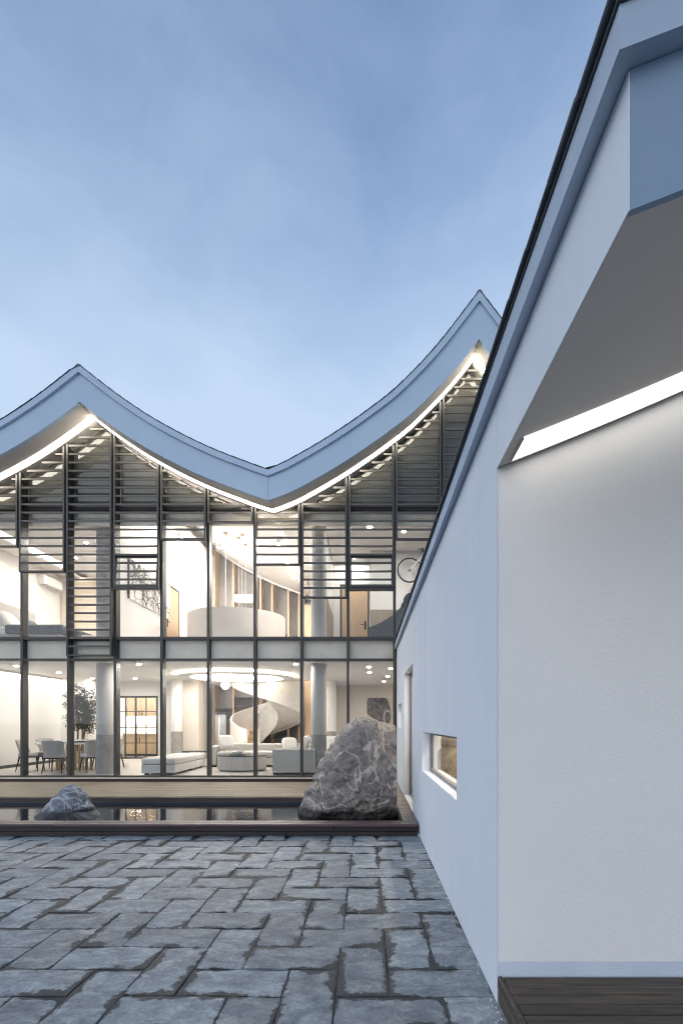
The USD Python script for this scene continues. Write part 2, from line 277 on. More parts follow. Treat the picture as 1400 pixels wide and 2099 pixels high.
def copy_of(src, loc, rotz, label, group=None, cat=None):
    base = src.rsplit("/", 1)[1]
    p = numbered("/World", base)
    x = UsdGeom.Xform.Define(stage, p)
    x.GetPrim().GetReferences().AddInternalReference(src)
    x.GetPrim().SetInstanceable(True)
    ops = {o.GetOpName(): o for o in x.GetOrderedXformOps()}
    x.ClearXformOpOrder()
    x.AddTranslateOp().Set(Gf.Vec3d(*map(float, loc)))
    x.AddRotateZOp().Set(float(rotz))
    return tag(p, label, cat, group)

cat = trimesh.util.concatenate

def bx(x0, x1, y0, y1, z0, z1, c=0.0):
    if c <= 0:
        m = trimesh.creation.box((abs(x1 - x0), abs(y1 - y0), abs(z1 - z0)))
        m.apply_translation(((x0 + x1) / 2, (y0 + y1) / 2, (z0 + z1) / 2))
        return m
    c = min(c, 0.45 * min(abs(x1 - x0), abs(y1 - y0), abs(z1 - z0)))
    pts = []
    for sx in (0, 1):
        for sy in (0, 1):
            for sz in (0, 1):
                X, Y, Z = (x0, x1)[sx], (y0, y1)[sy], (z0, z1)[sz]
                ix, iy, iz = (c, -c)[sx], (c, -c)[sy], (c, -c)[sz]
                pts += [(X, Y + iy, Z + iz), (X + ix, Y, Z + iz), (X + ix, Y + iy, Z)]
    return trimesh.Trimesh(np.array(pts)).convex_hull

def rbox(x0, x1, y0, y1, z0, z1, r, n=2):
    """A box with rounded edges."""
    s = trimesh.creation.icosphere(n, r)
    pts = [s.vertices + (X, Y, Z) for X in (x0 + r, x1 - r) for Y in (y0 + r, y1 - r) for Z in (z0 + r, z1 - r)]
    return trimesh.Trimesh(np.vstack(pts)).convex_hull

def cyl(p0, p1, r0, r1=None, n=12, caps=True):
    r1 = r0 if r1 is None else r1
    p0, p1 = np.array(p0, float), np.array(p1, float)
    d = p1 - p0; L = np.linalg.norm(d); d /= L
    a = np.cross(d, (0, 0, 1.0) if abs(d[2]) < 0.9 else (1.0, 0, 0)); a /= np.linalg.norm(a); b = np.cross(d, a)
    t = np.arange(n) * 2 * np.pi / n
    ring = np.cos(t)[:, None] * a + np.sin(t)[:, None] * b
    v = np.vstack([p0 + ring * r0, p1 + ring * r1, [p0], [p1]])
    f = []
    for i in range(n):
        j = (i + 1) % n
        f += [(i, j, n + j), (i, n + j, n + i)]
        if caps: f += [(j, i, 2 * n), (n + i, n + j, 2 * n + 1)]
    m = trimesh.Trimesh(v, f, process=False)
    m.fix_normals()
    return m

def tube(points, r, n=8):
    return cat([cyl(points[i], points[i + 1], r if np.isscalar(r) else r[i], r if np.isscalar(r) else r[i + 1], n) for i in range(len(points) - 1)])

def extr(poly, h, axis="z", at=0.0):
    """Extrudes a shapely polygon: axis z: (x,y) up from at; axis y: (x,z) profile, from Y=at to at+h; axis x: (y,z) profile, X=at.."""
    polys = getattr(poly, "geoms", [poly])
    ms = []
    for g in polys:
        if g.is_empty or g.area < 1e-7: continue
        ms.append(trimesh.creation.extrude_polygon(g, h, engine="earcut"))
    m = cat(ms)
    v = m.vertices.copy()
    if axis == "z": m.vertices = v + (0, 0, at)
    elif axis == "y":
        m.vertices = np.stack([v[:, 0], at + v[:, 2], v[:, 1]], 1)
    else:
        m.vertices = np.stack([at + v[:, 2], v[:, 0], v[:, 1]], 1)
    if m.volume < 0: m.invert()
    return m

def disc(c, r, n=24, h=0.004):
    m = trimesh.creation.cylinder(r, h, sections=n); m.apply_translation(c); return m

U0, V0, F = 752.0, 1483.0, 1000.0
def P(u, v, Y): return np.array([(u - U0) / F * Y, Y, CAMH - (v - V0) / F * Y])
def PX(u, Y): return (u - U0) / F * Y
def PZ(v, Y): return CAMH - (v - V0) / F * Y

# key planes
WALL_X = 0.72          # annex side wall
FRONT_Y = 2.70         # annex front wall
FAC_Y = 11.80          # glazed facade
FLOOR = 0.26           # ground floor level
CEIL = 3.06
UPFLOOR = 3.60
WATER = 0.039
DECK_Z = 0.16

# ------------------------------------------------------------------ ground and paving
gpoly = Polygon([(-1500, -1500), (1500, -1500), (1500, 1500), (-1500, 1500)]).difference(sbox(-12.4, 0.5, 6.70, 9.5))
single("ground", extr(gpoly, 0.3, "z", -0.36), far_ground, kind="structure")

paving = thing("paving", None, None, kind="structure")
part("mortar_bed", bx(-14, 0.735, -4.0, 6.70, -0.058, -0.010), mortar, paving)
PIT, GX, GY = 0.305, 0.127, 2.77
def slab_mesh(L, B, seed, ncut=None):
    nx, ny = 14, 8
    xs, ys = np.linspace(-L / 2, L / 2, nx), np.linspace(-B / 2, B / 2, ny)
    X, Y = np.meshgrid(xs, ys, indexing="ij")
    q = np.stack([X * 5 + seed * 3.7, Y * 6 + seed * 1.3, np.zeros_like(X)], -1)
    Z = (meshkit.fbm(q, 4, seed % 97) - 0.5) * 0.016
    q2 = np.stack([X * 16 + seed, Y * 16, np.zeros_like(X)], -1)
    step = np.clip((meshkit.noise(q2 * 0.35, seed % 53) - 0.5) * 30, -1, 1) * 0.0016
    Z = Z + step
    edge = np.minimum(L / 2 - np.abs(X), B / 2 - np.abs(Y))
    Z -= np.where(edge < 1e-6, 0.006, 0.0)
    jx = (meshkit.noise(np.stack([Y * 30, X * 30, Y * 0 + seed], -1), 5) - 0.5) * 0.010
    X = np.where(np.abs(np.abs(X) - L / 2) < 1e-6, X + jx, X)
    Y = np.where(np.abs(np.abs(Y) - B / 2) < 1e-6, Y + jx[::-1], Y)
    top = np.stack([X, Y, Z], -1).reshape(-1, 3)
    idx = np.arange(nx * ny).reshape(nx, ny)
    f = []
    for a in range(nx - 1):
        for b in range(ny - 1):
            f += [(idx[a, b], idx[a + 1, b], idx[a + 1, b + 1]), (idx[a, b], idx[a + 1, b + 1], idx[a, b + 1])]
    loop = list(idx[:, 0]) + list(idx[-1, 1:]) + list(idx[-2::-1, -1]) + list(idx[0, -2:0:-1])
    base = len(top)
    low = top[loop].copy(); low[:, 2] = -0.04
    n = len(loop)
    for i in range(n):
        j = (i + 1) % n
        f += [(loop[i], base + i, base + j), (loop[i], base + j, loop[j])]
    return trimesh.Trimesh(np.vstack([top, low]), f, process=False)

count = 0
outer = []
for j in range(-22, 13):
    for i in range(-46, 3):
        c = (i - j) % 4
        if c == 1:
            cx, cy, rot = GX + PIT * (i - 1) + PIT, GY + PIT * j + PIT / 2, 0.0
        elif c == 0:
            cx, cy, rot = GX + PIT * (i - 1) + PIT / 2, GY + PIT * j + PIT, 90.0
        else:
            continue
        hx, hy = (PIT, PIT / 2) if rot == 0 else (PIT / 2, PIT)
        if cy - hy > 6.62 or cx - hx > 0.70 or cx < -13.5 or cy < -3.6: continue
        near = cx > -6.4 and 0.9 < cy
        L, B = 0.597 + RNG.uniform(-0.005, 0.003), 0.295 + RNG.uniform(-0.004, 0.003)
        dz, tx, ty = RNG.uniform(-0.002, 0.004), RNG.normal(0, 0.006), RNG.normal(0, 0.006)
        if near and count < 300:
            m = slab_mesh(L, B, count * 13 + 5)
            v = m.vertices.copy()
            v[:, 2] += np.where(v[:, 2] > -0.035, v[:, 0] * tx + v[:, 1] * ty, 0) + dz
            if rot == 0: v[:, 0] = np.minimum(v[:, 0], 0.74 - cx)
            else:
                v[:, 0] = np.minimum(v[:, 0], 6.70 - cy)
                v[:, 1] = np.maximum(v[:, 1], -(0.74 - cx))
            if rot == 0: v[:, 1] = np.minimum(v[:, 1], 6.70 - cy)
            m.vertices = v
            p = numbered(paving, "slab")
            g = usdkit.mesh(stage, p, m, slate, smooth=40)
            g.AddTranslateOp().Set(Gf.Vec3d(cx, cy, 0.0))
            if rot: g.AddRotateZOp().Set(rot)
            count += 1
        else:
            b = bx(-L / 2, L / 2, -B / 2, B / 2, -0.04, -0.002)
            if rot: b.apply_transform(trimesh.transformations.rotation_matrix(np.pi / 2, (0, 0, 1)))
            b.apply_translation((cx, cy, 0)); v = b.vertices.copy(); v[:, 1] = np.minimum(v[:, 1], 6.70); v[:, 0] = np.minimum(v[:, 0], 0.735); b.vertices = v
            outer.append(b)
far_slate = mat("far_slate", (0.22, 0.23, 0.24), (0.28, 0.285, 0.29), scale=4, rough=0.65, detail=8, bump=0.4)
part("outer_slab", cat(outer), far_slate, paving, kind="stuff")

fl_ = []
for _ in range(50):
    y_ = 2.2 + 3.4 * RNG.rand() ** 1.6; x_ = WALL_X - 0.006 - abs(RNG.normal(0, 0.025)); r_ = RNG.uniform(0.002, 0.006)
    d_ = trimesh.creation.cylinder(r_, 0.003, sections=6); d_.apply_scale((1, RNG.uniform(.6, 2.0), 1)); d_.apply_translation((x_, y_, 0.0075)); fl_.append(d_)
part("paint_fleck", cat(fl_), plastic_white, paving, kind="stuff")

# ------------------------------------------------------------------ pond: basin, water, timber kerb, deck
PX0, PX1, PY0, PY1 = -12.0, 0.49, 6.92, 9.27
basin = thing("pond_basin", None, None, kind="structure")
part("basin_floor", bx(PX0, PX1, PY0, PY1, -0.52, -0.46), pond_liner, basin)
part("basin_wall", cat([bx(PX0, PX1, PY1, PY1 + 0.05, -0.46, WATER + 0.002), bx(PX0, PX1, PY0 - 0.05, PY0, -0.46, WATER + 0.002),
                        bx(PX1, PX1 + 0.02, PY0, PY1, -0.46, WATER + 0.002), bx(PX0 - 0.05, PX0, PY0, PY1, -0.46, WATER + 0.002)]), pond_liner, basin)
single("pond_water", trimesh.Trimesh([(PX0, PY0, WATER), (PX1, PY0, WATER), (PX1, PY1, WATER), (PX0, PY1, WATER)], [(0, 1, 2), (0, 2, 3)]), pond_surface, kind="structure")

kerb = thing("timber_kerb", "low dark stained timber edging around the pond, in front of the rocks", "pond edging", (-5, 6.79, 0))
KZ = 0.168
def planks(x0, x1, cuts):
    e = [x0] + [c for c in cuts if x0 < c < x1] + [x1]
    return list(zip(e[:-1], e[1:]))
for (z0, z1, cuts) in ((0.004, 0.066, (-9.0, -3.62, -1.1)), (0.071, 0.128, (-8.0, -4.28, -0.45))):
    for a, b in planks(-12.0, 0.70, cuts):
        part("face_board", bx(a + 0.0015, b - 0.0015, 6.672 + RNG.uniform(-.002, .002), 6.705, z0, z1, 0.004), kerb_wood, kerb)
for k, (ya, yb) in enumerate(((6.655, 6.775), (6.780, 6.915))):
    for a, b in planks(-12.0, 0.505 if k else 0.705, ((-4.29,), (-6.8, -1.9))[k]):
        part("top_board", bx(a + 0.001, b - 0.001, ya, yb, 0.132, KZ + RNG.uniform(-.001, .001), 0.006), kerb_top, kerb)
part("kerb_core", cat([bx(-12, 0.51, 6.706, 6.90, -0.05, 0.1315), bx(0.512, 0.70, 6.706, 9.25, -0.05, 0.1315)]), kerb_wood, kerb)
part("inner_board", bx(-12, 0.488, 6.9005, 6.918, -0.05, 0.131), kerb_wood, kerb)
part("inner_board", bx(0.492, 0.511, 6.93, 9.26, -0.05, 0.131), kerb_wood, kerb)
yy = 6.782
while yy < 9.24:
    part("top_board", bx(0.507, 0.712, yy, yy + 0.135, 0.132, KZ + RNG.uniform(-.0015, .0015), 0.004), kerb_top_deep, kerb); yy += 0.139

deck = thing("timber_deck", "pale weathered timber deck along the foot of the glass front", "deck", (-5, 10.4, 0))
part("edge_board", bx(-12.3, 0.715, 9.275, 9.30, -0.05, 0.118), riser_wood, deck)
yy = 9.262
while yy < 11.55:
    cut = RNG.uniform(-9, -1)
    for a, b in planks(-12.3, 0.712, (cut,)):
        part("deck_board", bx(a + .001, b - .001, yy, yy + 0.116, 0.122, DECK_Z + RNG.uniform(-.001, .001), 0.004), deck_wood, deck)
    yy += 0.1205
part("deck_frame", bx(-12.3, 0.715, 9.31, 11.6, -0.05, 0.1215), riser_wood, deck)

# ------------------------------------------------------------------ rocks
def boulder(sil, cu, cv, Y, ry, cutx=None, seed=1, zmin=-0.30, amp=0.05, sub=6, ee=2.2):
    c = P(cu, cv, Y)
    pts = np.array([P(u, v, Y) - c for u, v in sil])
    ang = np.arctan2(pts[:, 2], pts[:, 0]); rad = np.hypot(pts[:, 0], pts[:, 2])
    o = np.argsort(ang); ang, rad = ang[o], rad[o]
    s = trimesh.creation.icosphere(sub, 1.0)
    d = s.vertices
    al = np.arctan2(d[:, 2], d[:, 0])
    rs = np.interp(al, np.r_[ang[-1] - 2 * np.pi, ang, ang[0] + 2 * np.pi], np.r_[rad[-1], rad, rad[0]])
    cb = np.hypot(d[:, 0], d[:, 2]); sb = np.abs(d[:, 1])
    e = ee
    r = 1 / ((cb / rs) ** e + (sb / ry) ** e) ** (1 / e)
    v = d * r[:, None] + c
    nrm = d / np.linalg.norm(d, axis=1)[:, None]
    big = meshkit.fbm(v * 1.6 + seed, 3, seed) - 0.5
    rid = 1 - np.abs(2 * meshkit.fbm(v * (3.2, 3.2, 1.6) + 9 + seed, 4, seed + 3) - 1)
    fine = meshkit.fbm(v * 11 + seed, 4, seed + 7) - 0.5
    warp = v[:, 0] * 2.2 + v[:, 2] * 1.1 + (meshkit.fbm(v * 1.7, 3, seed + 11) - 0.5) * 4
    strata = np.abs((warp * 2.2) % 1 - 0.5)
    edge = np.clip(sb * 2.2, 0.35, 1)
    disp = (big * 1.6 * amp + (rid - 0.75) * amp * 1.2 + strata * amp * 0.35) * edge + fine * amp * 0.5
    v = v + nrm * disp[:, None]
    ta = np.array([math.atan2(-(q_ - cv), p_ - cu) for p_, q_ in sil]); trd = np.array([math.hypot(q_ - cv, p_ - cu) for p_, q_ in sil])
    oo = np.argsort(ta); ta, trd = ta[oo], trd[oo]
    for _ in range(4):
        pu, pv = U0 + v[:, 0] / v[:, 1] * F - cu, V0 - (v[:, 2] - CAMH) / v[:, 1] * F - cv
        aa, rr = np.arctan2(-pv, pu), np.hypot(pu, pv)
        nb = 72
        ib = ((aa + np.pi) / (2 * np.pi) * nb).astype(int) % nb
        mx = np.zeros(nb); np.maximum.at(mx, ib, rr)
        cb_ = -np.pi + (np.arange(nb) + 0.5) * 2 * np.pi / nb
        want = np.interp(cb_, np.r_[ta[-1] - 2 * np.pi, ta, ta[0] + 2 * np.pi], np.r_[trd[-1], trd, trd[0]])
        k_ = np.interp(aa, np.r_[cb_[-1] - 2 * np.pi, cb_, cb_[0] + 2 * np.pi], np.r_[(want / mx)[-1], want / mx, (want / mx)[0]])
        k_ = np.clip(k_, 0.7, 1.4)
        v[:, 0] = c[0] + (v[:, 0] - c[0]) * k_; v[:, 2] = c[2] + (v[:, 2] - c[2]) * k_
    if cutx is not None: v[:, 0] = np.minimum(v[:, 0], cutx - 0.012 + fine * 0.012)
    v[:, 2] = np.maximum(v[:, 2], zmin)
    return trimesh.Trimesh(v, s.faces, process=False)

sil_big = [(604, 1690), (606, 1672), (611, 1650), (621, 1632), (627, 1612), (639, 1600), (648, 1577), (663, 1550), (680, 1522), (698, 1500), (711, 1482), (729, 1472), (742, 1470),
           (765, 1477), (790, 1481), (806, 1484), (818, 1490), (830, 1530), (830, 1690), (720, 1712)]
big = boulder(sil_big, 735, 1600, 8.25, 0.72, cutx=0.487, seed=3, amp=0.13, ee=2.0)
single("boulder", big, gneiss_big, "tall banded grey boulder with swirling pale veins at the right end of the pond", "rock", smooth=True)
sil_small = [(58, 1692), (64, 1681), (85, 1661), (101, 1644), (118, 1627), (135, 1611), (147, 1606), (165, 1614), (180, 1630), (187, 1646), (201, 1662), (217, 1680), (222, 1692), (140, 1720)]
small = boulder(sil_small, 145, 1665, 7.95, 0.50, seed=8, amp=0.055, ee=1.45)
single("boulder", small, gneiss_small, "small pointed blue-grey rock in the pond at the left", "rock", smooth=True)

# ------------------------------------------------------------------ annex (white building at the right)
annex = thing("white_annex", "white rendered building at the right with a long eave, deep porch soffit and lit strip", "building", (3, 6, 0))
A_END = 11.70
WT = 0.20
side = Polygon([(FRONT_Y + 0.004, 0), (A_END, 0), (A_END, 2.962), (FRONT_Y + 0.004, 2.962)])
openings = {"low": (3.91, 6.37, 0.93, 1.438), "tall": (7.64, 9.42, 0.162, 2.50), "square": (10.06, 11.30, 1.453, 1.976)}
for (a, b, c, d) in openings.values():
    side = side.difference(sbox(a, c, b, d))
part("side_wall", extr(side, WT, "x", WALL_X), stucco_skylit, annex)
NX = 64
axs = np.linspace(0, 4.0, NX)
def za(x):
    d = np.asarray(x) - WALL_X
    return 2.962 + 0.385 * d + 0.028 * d * d
# front wall, its top following the soffit
xs = np.linspace(WALL_X + 0.003, 6.0, 40)
fw = Polygon([(xs[0], 0.228)] + [(6.0, 0.228)] + [(x, float(za(x)) - 0.002) for x in xs[::-1]])
part("front_wall", extr(fw, 0.2, "y", FRONT_Y), stucco_lit, annex)
part("plinth", bx(WALL_X + 0.003, 6.0, FRONT_Y + 0.0015, FRONT_Y + 0.2, 0.0, 0.2275), foot_skylit, annex)  # foot of the front wall, its cooler light painted on as a band
part("corner_bead", bx(WALL_X - 0.0025, WALL_X + 0.006, FRONT_Y - 0.0025, FRONT_Y + 0.006, 0.16, 2.958), stucco_skylit, annex)
O_Y = 1.342
xr = np.linspace(WALL_X, 6.0, 60)
def aslab(x0, lo, hi, y0, y1):
    X = np.linspace(x0, 6.0, 200)
    z = za(X) + (0.0205 if x0 < WALL_X else 0.0)
    poly = Polygon([(x, q + lo) for x, q in zip(X, z)] + [(x, q + hi) for x, q in zip(X[::-1], z[::-1])])
    return extr(poly, y1 - y0, "y", y0)
# soffit board (with a slot for the light), fascias
S0, S1 = 2.45, 2.655
part("soffit", cat([aslab(WALL_X + 0.004, 0.001, 0.03, O_Y + 0.022, S0), aslab(WALL_X + 0.004, 0.001, 0.03, S1, FRONT_Y + 0.05)]), soffit_paint, annex)
part("soffit_end", extr(Polygon([(x, float(za(x)) + q) for x, q in ((WALL_X + .004, 0.001), (0.788, 0.001), (0.788, 0.03), (WALL_X + .004, 0.03))]), S1 - S0, "y", S0), soffit_paint, annex)
X = np.linspace(0.789, 6.0, 60)
lp = Polygon([(x, float(za(x)) - 0.010) for x in X] + [(x, float(za(x)) + 0.018) for x in X[::-1]])
lip = Polygon([(x, float(za(x)) - 0.012) for x in X] + [(x, float(za(x)) + 0.0005) for x in X[::-1]])
part("strip_trim", extr(lip, 0.012, "y", S1), soffit_paint, annex)
part("strip_end_cap", bx(0.781, 0.7885, S0, S1, float(za(.785)) - 0.012, float(za(.785)) + 0.0005), soffit_paint, annex)
part("strip_light", extr(lp, S1 - S0 - 0.004, "y", S0 + 0.002), porch_glow, annex)
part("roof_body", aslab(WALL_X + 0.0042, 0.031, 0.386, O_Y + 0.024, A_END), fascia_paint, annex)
part("side_fascia", bx(WALL_X, WALL_X + 0.0035, O_Y, FRONT_Y - 0.003, 2.962, 3.346), stucco_skylit, annex)
part("side_frieze", bx(WALL_X, WALL_X + 0.0035, FRONT_Y + 0.003, A_END, 2.963, 3.346), stucco_skylit, annex)
X = np.linspace(WALL_X + 0.004, 6.0, 60)
ff = Polygon([(x, float(za(x))) for x in X] + [(x, float(za(x)) + 0.387) for x in X[::-1]])
part("front_fascia", extr(ff, 0.021, "y", O_Y), front_shade_tone, annex)  # shade on the front is carried by the colour
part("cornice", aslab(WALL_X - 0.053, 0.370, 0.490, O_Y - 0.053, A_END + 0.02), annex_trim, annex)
# verge tiles along the eave and the front
part("roof_covering", aslab(WALL_X - 0.062, 0.492, 0.500, O_Y - 0.064, A_END + 0.02), tile_dark, annex)
yy = O_Y - 0.080; k = 0
while yy < A_END - 0.05:
    L = 0.236
    t = bx(WALL_X - 0.080 + RNG.uniform(-.0015, .0015), WALL_X + 0.20, yy, min(yy + L, A_END + .02), 3.463, 3.480 + RNG.uniform(0, .004), 0.004)
    v = t.vertices.copy(); v[:, 2] += (v[:, 1] - yy) * -0.02; v[:, 2] += (v[:, 0] - WALL_X + 0.08) * 0.40 ; t.vertices = v
    part("eave_tile", t, tile_dark, annex); yy += L + 0.002
xx = WALL_X + 0.205
while xx < 5.8:
    z0 = float(za(xx)) + 0.5225
    t = bx(xx, xx + 0.236, O_Y - 0.080, O_Y + 0.16, z0, z0 + 0.018, 0.004)
    v = t.vertices.copy(); v[:, 2] += (v[:, 0] - xx) * 0.41; t.vertices = v
    part("verge_tile", t, tile_dark, annex); xx += 0.238
# inside of the annex, seen through its windows
part("inner_shell", cat([bx(WALL_X + WT, 4.2, 3.0, 11.6, 0.10, 0.16), bx(4.2, 4.3, 3.0, 11.6, 0.16, 2.9), bx(WALL_X + WT, 4.2, 11.5, 11.6, 0.16, 2.9),
                         bx(WALL_X + WT, 4.2, 2.95, 3.05, 0.16, 2.9), bx(WALL_X + WT, 4.2, 3.0, 11.6, 2.80, 2.86)]), white_wall, annex)
part("inner_partition", bx(2.2, 4.2, 7.05, 7.15, 0.161, 2.799), white_wall, annex)
frame_grey = mat("frame_grey", (0.16, 0.165, 0.18), rough=0.4)
for nm, (a, b, c, d) in openings.items():
    x0, x1 = WALL_X + 0.105, WALL_X + 0.15
    t = 0.035
    fr = part("window_frame", cat([bx(x0, x1, a, a + t, c, d), bx(x0, x1, b - t, b, c, d), bx(x0, x1, a + t, b - t, c, c + t), bx(x0, x1, a + t, b - t, d - t, d)]), frame_grey, annex)
    part("pane", bx(x0 + 0.018, x0 + 0.026, a + t, b - t, c + t, d - t), pane_glass, fr)
    part("inner_sill", bx(x1, WALL_X + WT + 0.05, a, b, c - 0.02, c + 0.012), white_wall, annex)
part("door_stile", bx(WALL_X + .106, WALL_X + .149, 8.50, 8.56, 0.20, 2.46), frame_grey, annex)
for (x, y) in ((1.7, 4.4), (1.7, 5.8), (1.7, 8.5), (1.7, 10.6)):
    lm = thing("room_lamp", None, "ceiling lamp", (x, y, 2.8), group="ceiling lamps inside the white annex")
    tag(lm, "round ceiling lamp inside the white annex")
    part("lamp_ring", cyl((x, y, 2.77), (x, y, 2.799), 0.17, 0.19, 20), plastic_white, lm)
    part("lamp_disc", disc((x, y, 2.766), 0.15), room_glow, lm)
gn3 = mat("sandstone", (0.52, 0.43, 0.29), (0.27, 0.215, 0.14), scale=3.5, rough=0.85, bump=0.8, bscale=14, bdist=0.03, detail=9, lo=0.3, hi=0.7)
rk = boulder([(880, 1660), (885, 1560), (905, 1500), (940, 1470), (990, 1465), (1030, 1500), (1040, 1660)], 950, 1560, 5.2, 0.55, seed=21, amp=0.06, zmin=0.155, sub=5)
rk.apply_translation((0.42, 2.1, 0.05))
single("garden_stone", rk, gn3, "yellowish rough stone inside the annex behind its low wide window", "rock", smooth=True)

# porch deck at the lower right
porch = thing("porch_deck", "dark knotty timber porch deck against the white front wall", "deck", (2, 2, 0))
yy, k = FRONT_Y - 0.012, 0
while yy > -0.6:
    part("porch_board", bx(WALL_X + 0.030, 5.5, yy - 0.0835, yy, 0.120, 0.150 + RNG.uniform(-.0008, .0008), 0.004), M("porch_wood"), porch)
    yy -= 0.088
part("side_board", bx(WALL_X + 0.002, WALL_X + 0.027, -0.6, FRONT_Y - 0.004, 0.085, 0.151, 0.004), M("porch_wood"), porch)
part("side_board", bx(WALL_X + 0.004, WALL_X + 0.027, -0.6, FRONT_Y - 0.004, 0.008, 0.081, 0.004), M("porch_wood"), porch)
part("deck_frame", bx(WALL_X + 0.04, 5.5, -0.6, FRONT_Y - 0.01, -0.02, 0.1195), riser_wood, porch)

# ------------------------------------------------------------------ main house: roof profile
house = thing("glass_house", "two storey house with a wavy twin gabled roof and black framed glass front", "building", (-4, 15, 0))
RF_Y = 10.93
pr = [(163, 823), (200, 851.5), (240, 880), (280, 906), (320, 929), (360, 950), (400, 969), (440, 986), (480, 1001), (515, 1014), (550, 1025)]
pl = [(550, 1025), (600, 1006), (640, 985), (680, 962), (720, 937), (760, 910), (800, 881), (840, 850), (880, 812), (920, 770), (950, 735), (982, 694)]
toxz = lambda q: [(PX(u, RF_Y), PZ(v, RF_Y)) for u, v in q]
A, B = toxz(pr), toxz(pl)
x_a1, x_v, x_a2 = A[0][0], A[-1][0], B[-1][0]
mirror = lambda q, c: [(2 * c - x, z) for x, z in q[::-1]]
prof = mirror(A, x_a1)[:-1] + A[:-1] + B + mirror(B, x_a2)[1:]
left_tail = mirror([(x, z) for x, z in mirror(A, x_a1)], 2 * x_a1 - x_v)  # rises again at the far left
prof = [q for q in mirror(mirror(A, x_a1), 2 * x_a1 - x_v)][:-1][5:] + prof
prof = sorted(set((round(x, 4), round(z, 4)) for x, z in prof))
PXs, PZs = np.array([q[0] for q in prof]), np.array([q[1] for q in prof])
def refine():
    out = []
    kinks = [2 * x_a1 - x_v, x_a1, x_v, x_a2]
    e = [PXs[0]] + kinks + [PXs[-1]]
    for a, b in zip(e[:-1], e[1:]):
        s = (PXs >= a - 1e-3) & (PXs <= b + 1e-3)
        f = PchipInterpolator(PXs[s], PZs[s])
        t = np.linspace(a, b, 28)
        t = np.clip(t, PXs[s][0], PXs[s][-1])
        out += list(zip(t[:-1], f(t[:-1])))
    out.append((PXs[-1], PZs[-1]))
    return np.array(out)
PR = refine()
def zs(x): return np.interp(x, PR[:, 0], PR[:, 1])
base_line = LineString(PR)
def off(d):
    g = base_line.offset_curve(d, join_style=2, mitre_limit=4) if d else base_line
    if g.geom_type != "LineString": g = max(g.geoms, key=lambda q: q.length)
    c = np.array(g.coords)
    return c if c[0, 0] < c[-1, 0] else c[::-1]
XL, XR = -12.6, 7.0
clip = sbox(XL, -5, XR, 40)
def band(a, b):
    return Polygon(list(map(tuple, off(a))) + list(map(tuple, off(b)[::-1]))).buffer(0).intersection(clip)
TF, TC, TT = 0.50, 0.630, 0.670
SY0, SY1 = 11.40, 11.565
part("fascia", extr(band(0.0, TF - 0.001), 0.10, "y", RF_Y), fascia_paint, house)
part("cornice", extr(band(TF, TC - 0.001), 0.155, "y", RF_Y - 0.055), fascia_paint, house)
part("roof_deck", extr(band(0.07, TC - 0.002), 9.2, "y", RF_Y + 0.102), ceiling_paint, house)
part("roof_covering", extr(band(TC, TC + 0.005), 9.4, "y", RF_Y - 0.062), tile_edge, house)
part("soffit", cat([extr(band(0.0005, 0.068), SY0 - RF_Y - 0.102, "y", RF_Y + 0.101), extr(band(0.0005, 0.068), 0.14, "y", SY1)]), soffit_paint, house)
part("strip_light", extr(band(-0.010, 0.020), SY1 - SY0 - 0.004, "y", SY0 + 0.002), strip_glow, house)
zv = float(zs(x_v))
part("fascia_seam", bx(x_v - 0.003, x_v + 0.003, RF_Y - 0.0012, RF_Y + 0.01, zv + 0.012, zv + TF * 1.05), dark_metal, house)
# verge tiles stepping along the roof edge
c = off(TC + 0.0055); L = LineString(c)
s = 0.0
while s < L.length - 0.3:
    p0, p1 = np.array(L.interpolate(s).coords[0]), np.array(L.interpolate(s + 0.262).coords[0])
    if p0[0] > XL and p1[0] < XR:
        d = p1 - p0; d /= np.linalg.norm(d); n = np.array([-d[1], d[0]])
        h0, h1 = (0.013, 0.005) if d[1] < 0 else (0.005, 0.013)
        poly = Polygon([tuple(p0), tuple(p1), tuple(p1 + n * h1), tuple(p0 + n * h0)])
        part("verge_tile", extr(poly, 0.30, "y", RF_Y - 0.070 + RNG.uniform(-.003, .003)), tile_edge, house)
    s += 0.264
for xa in (x_a1, x_a2):
    z0 = c[np.argmin(abs(c[:, 0] - xa)), 1]
    part("ridge_tile", cyl((xa, RF_Y - 0.054, z0 - 0.062), (xa, 20.3, z0 - 0.062), 0.075, n=20), fascia_paint, house, smooth=40)

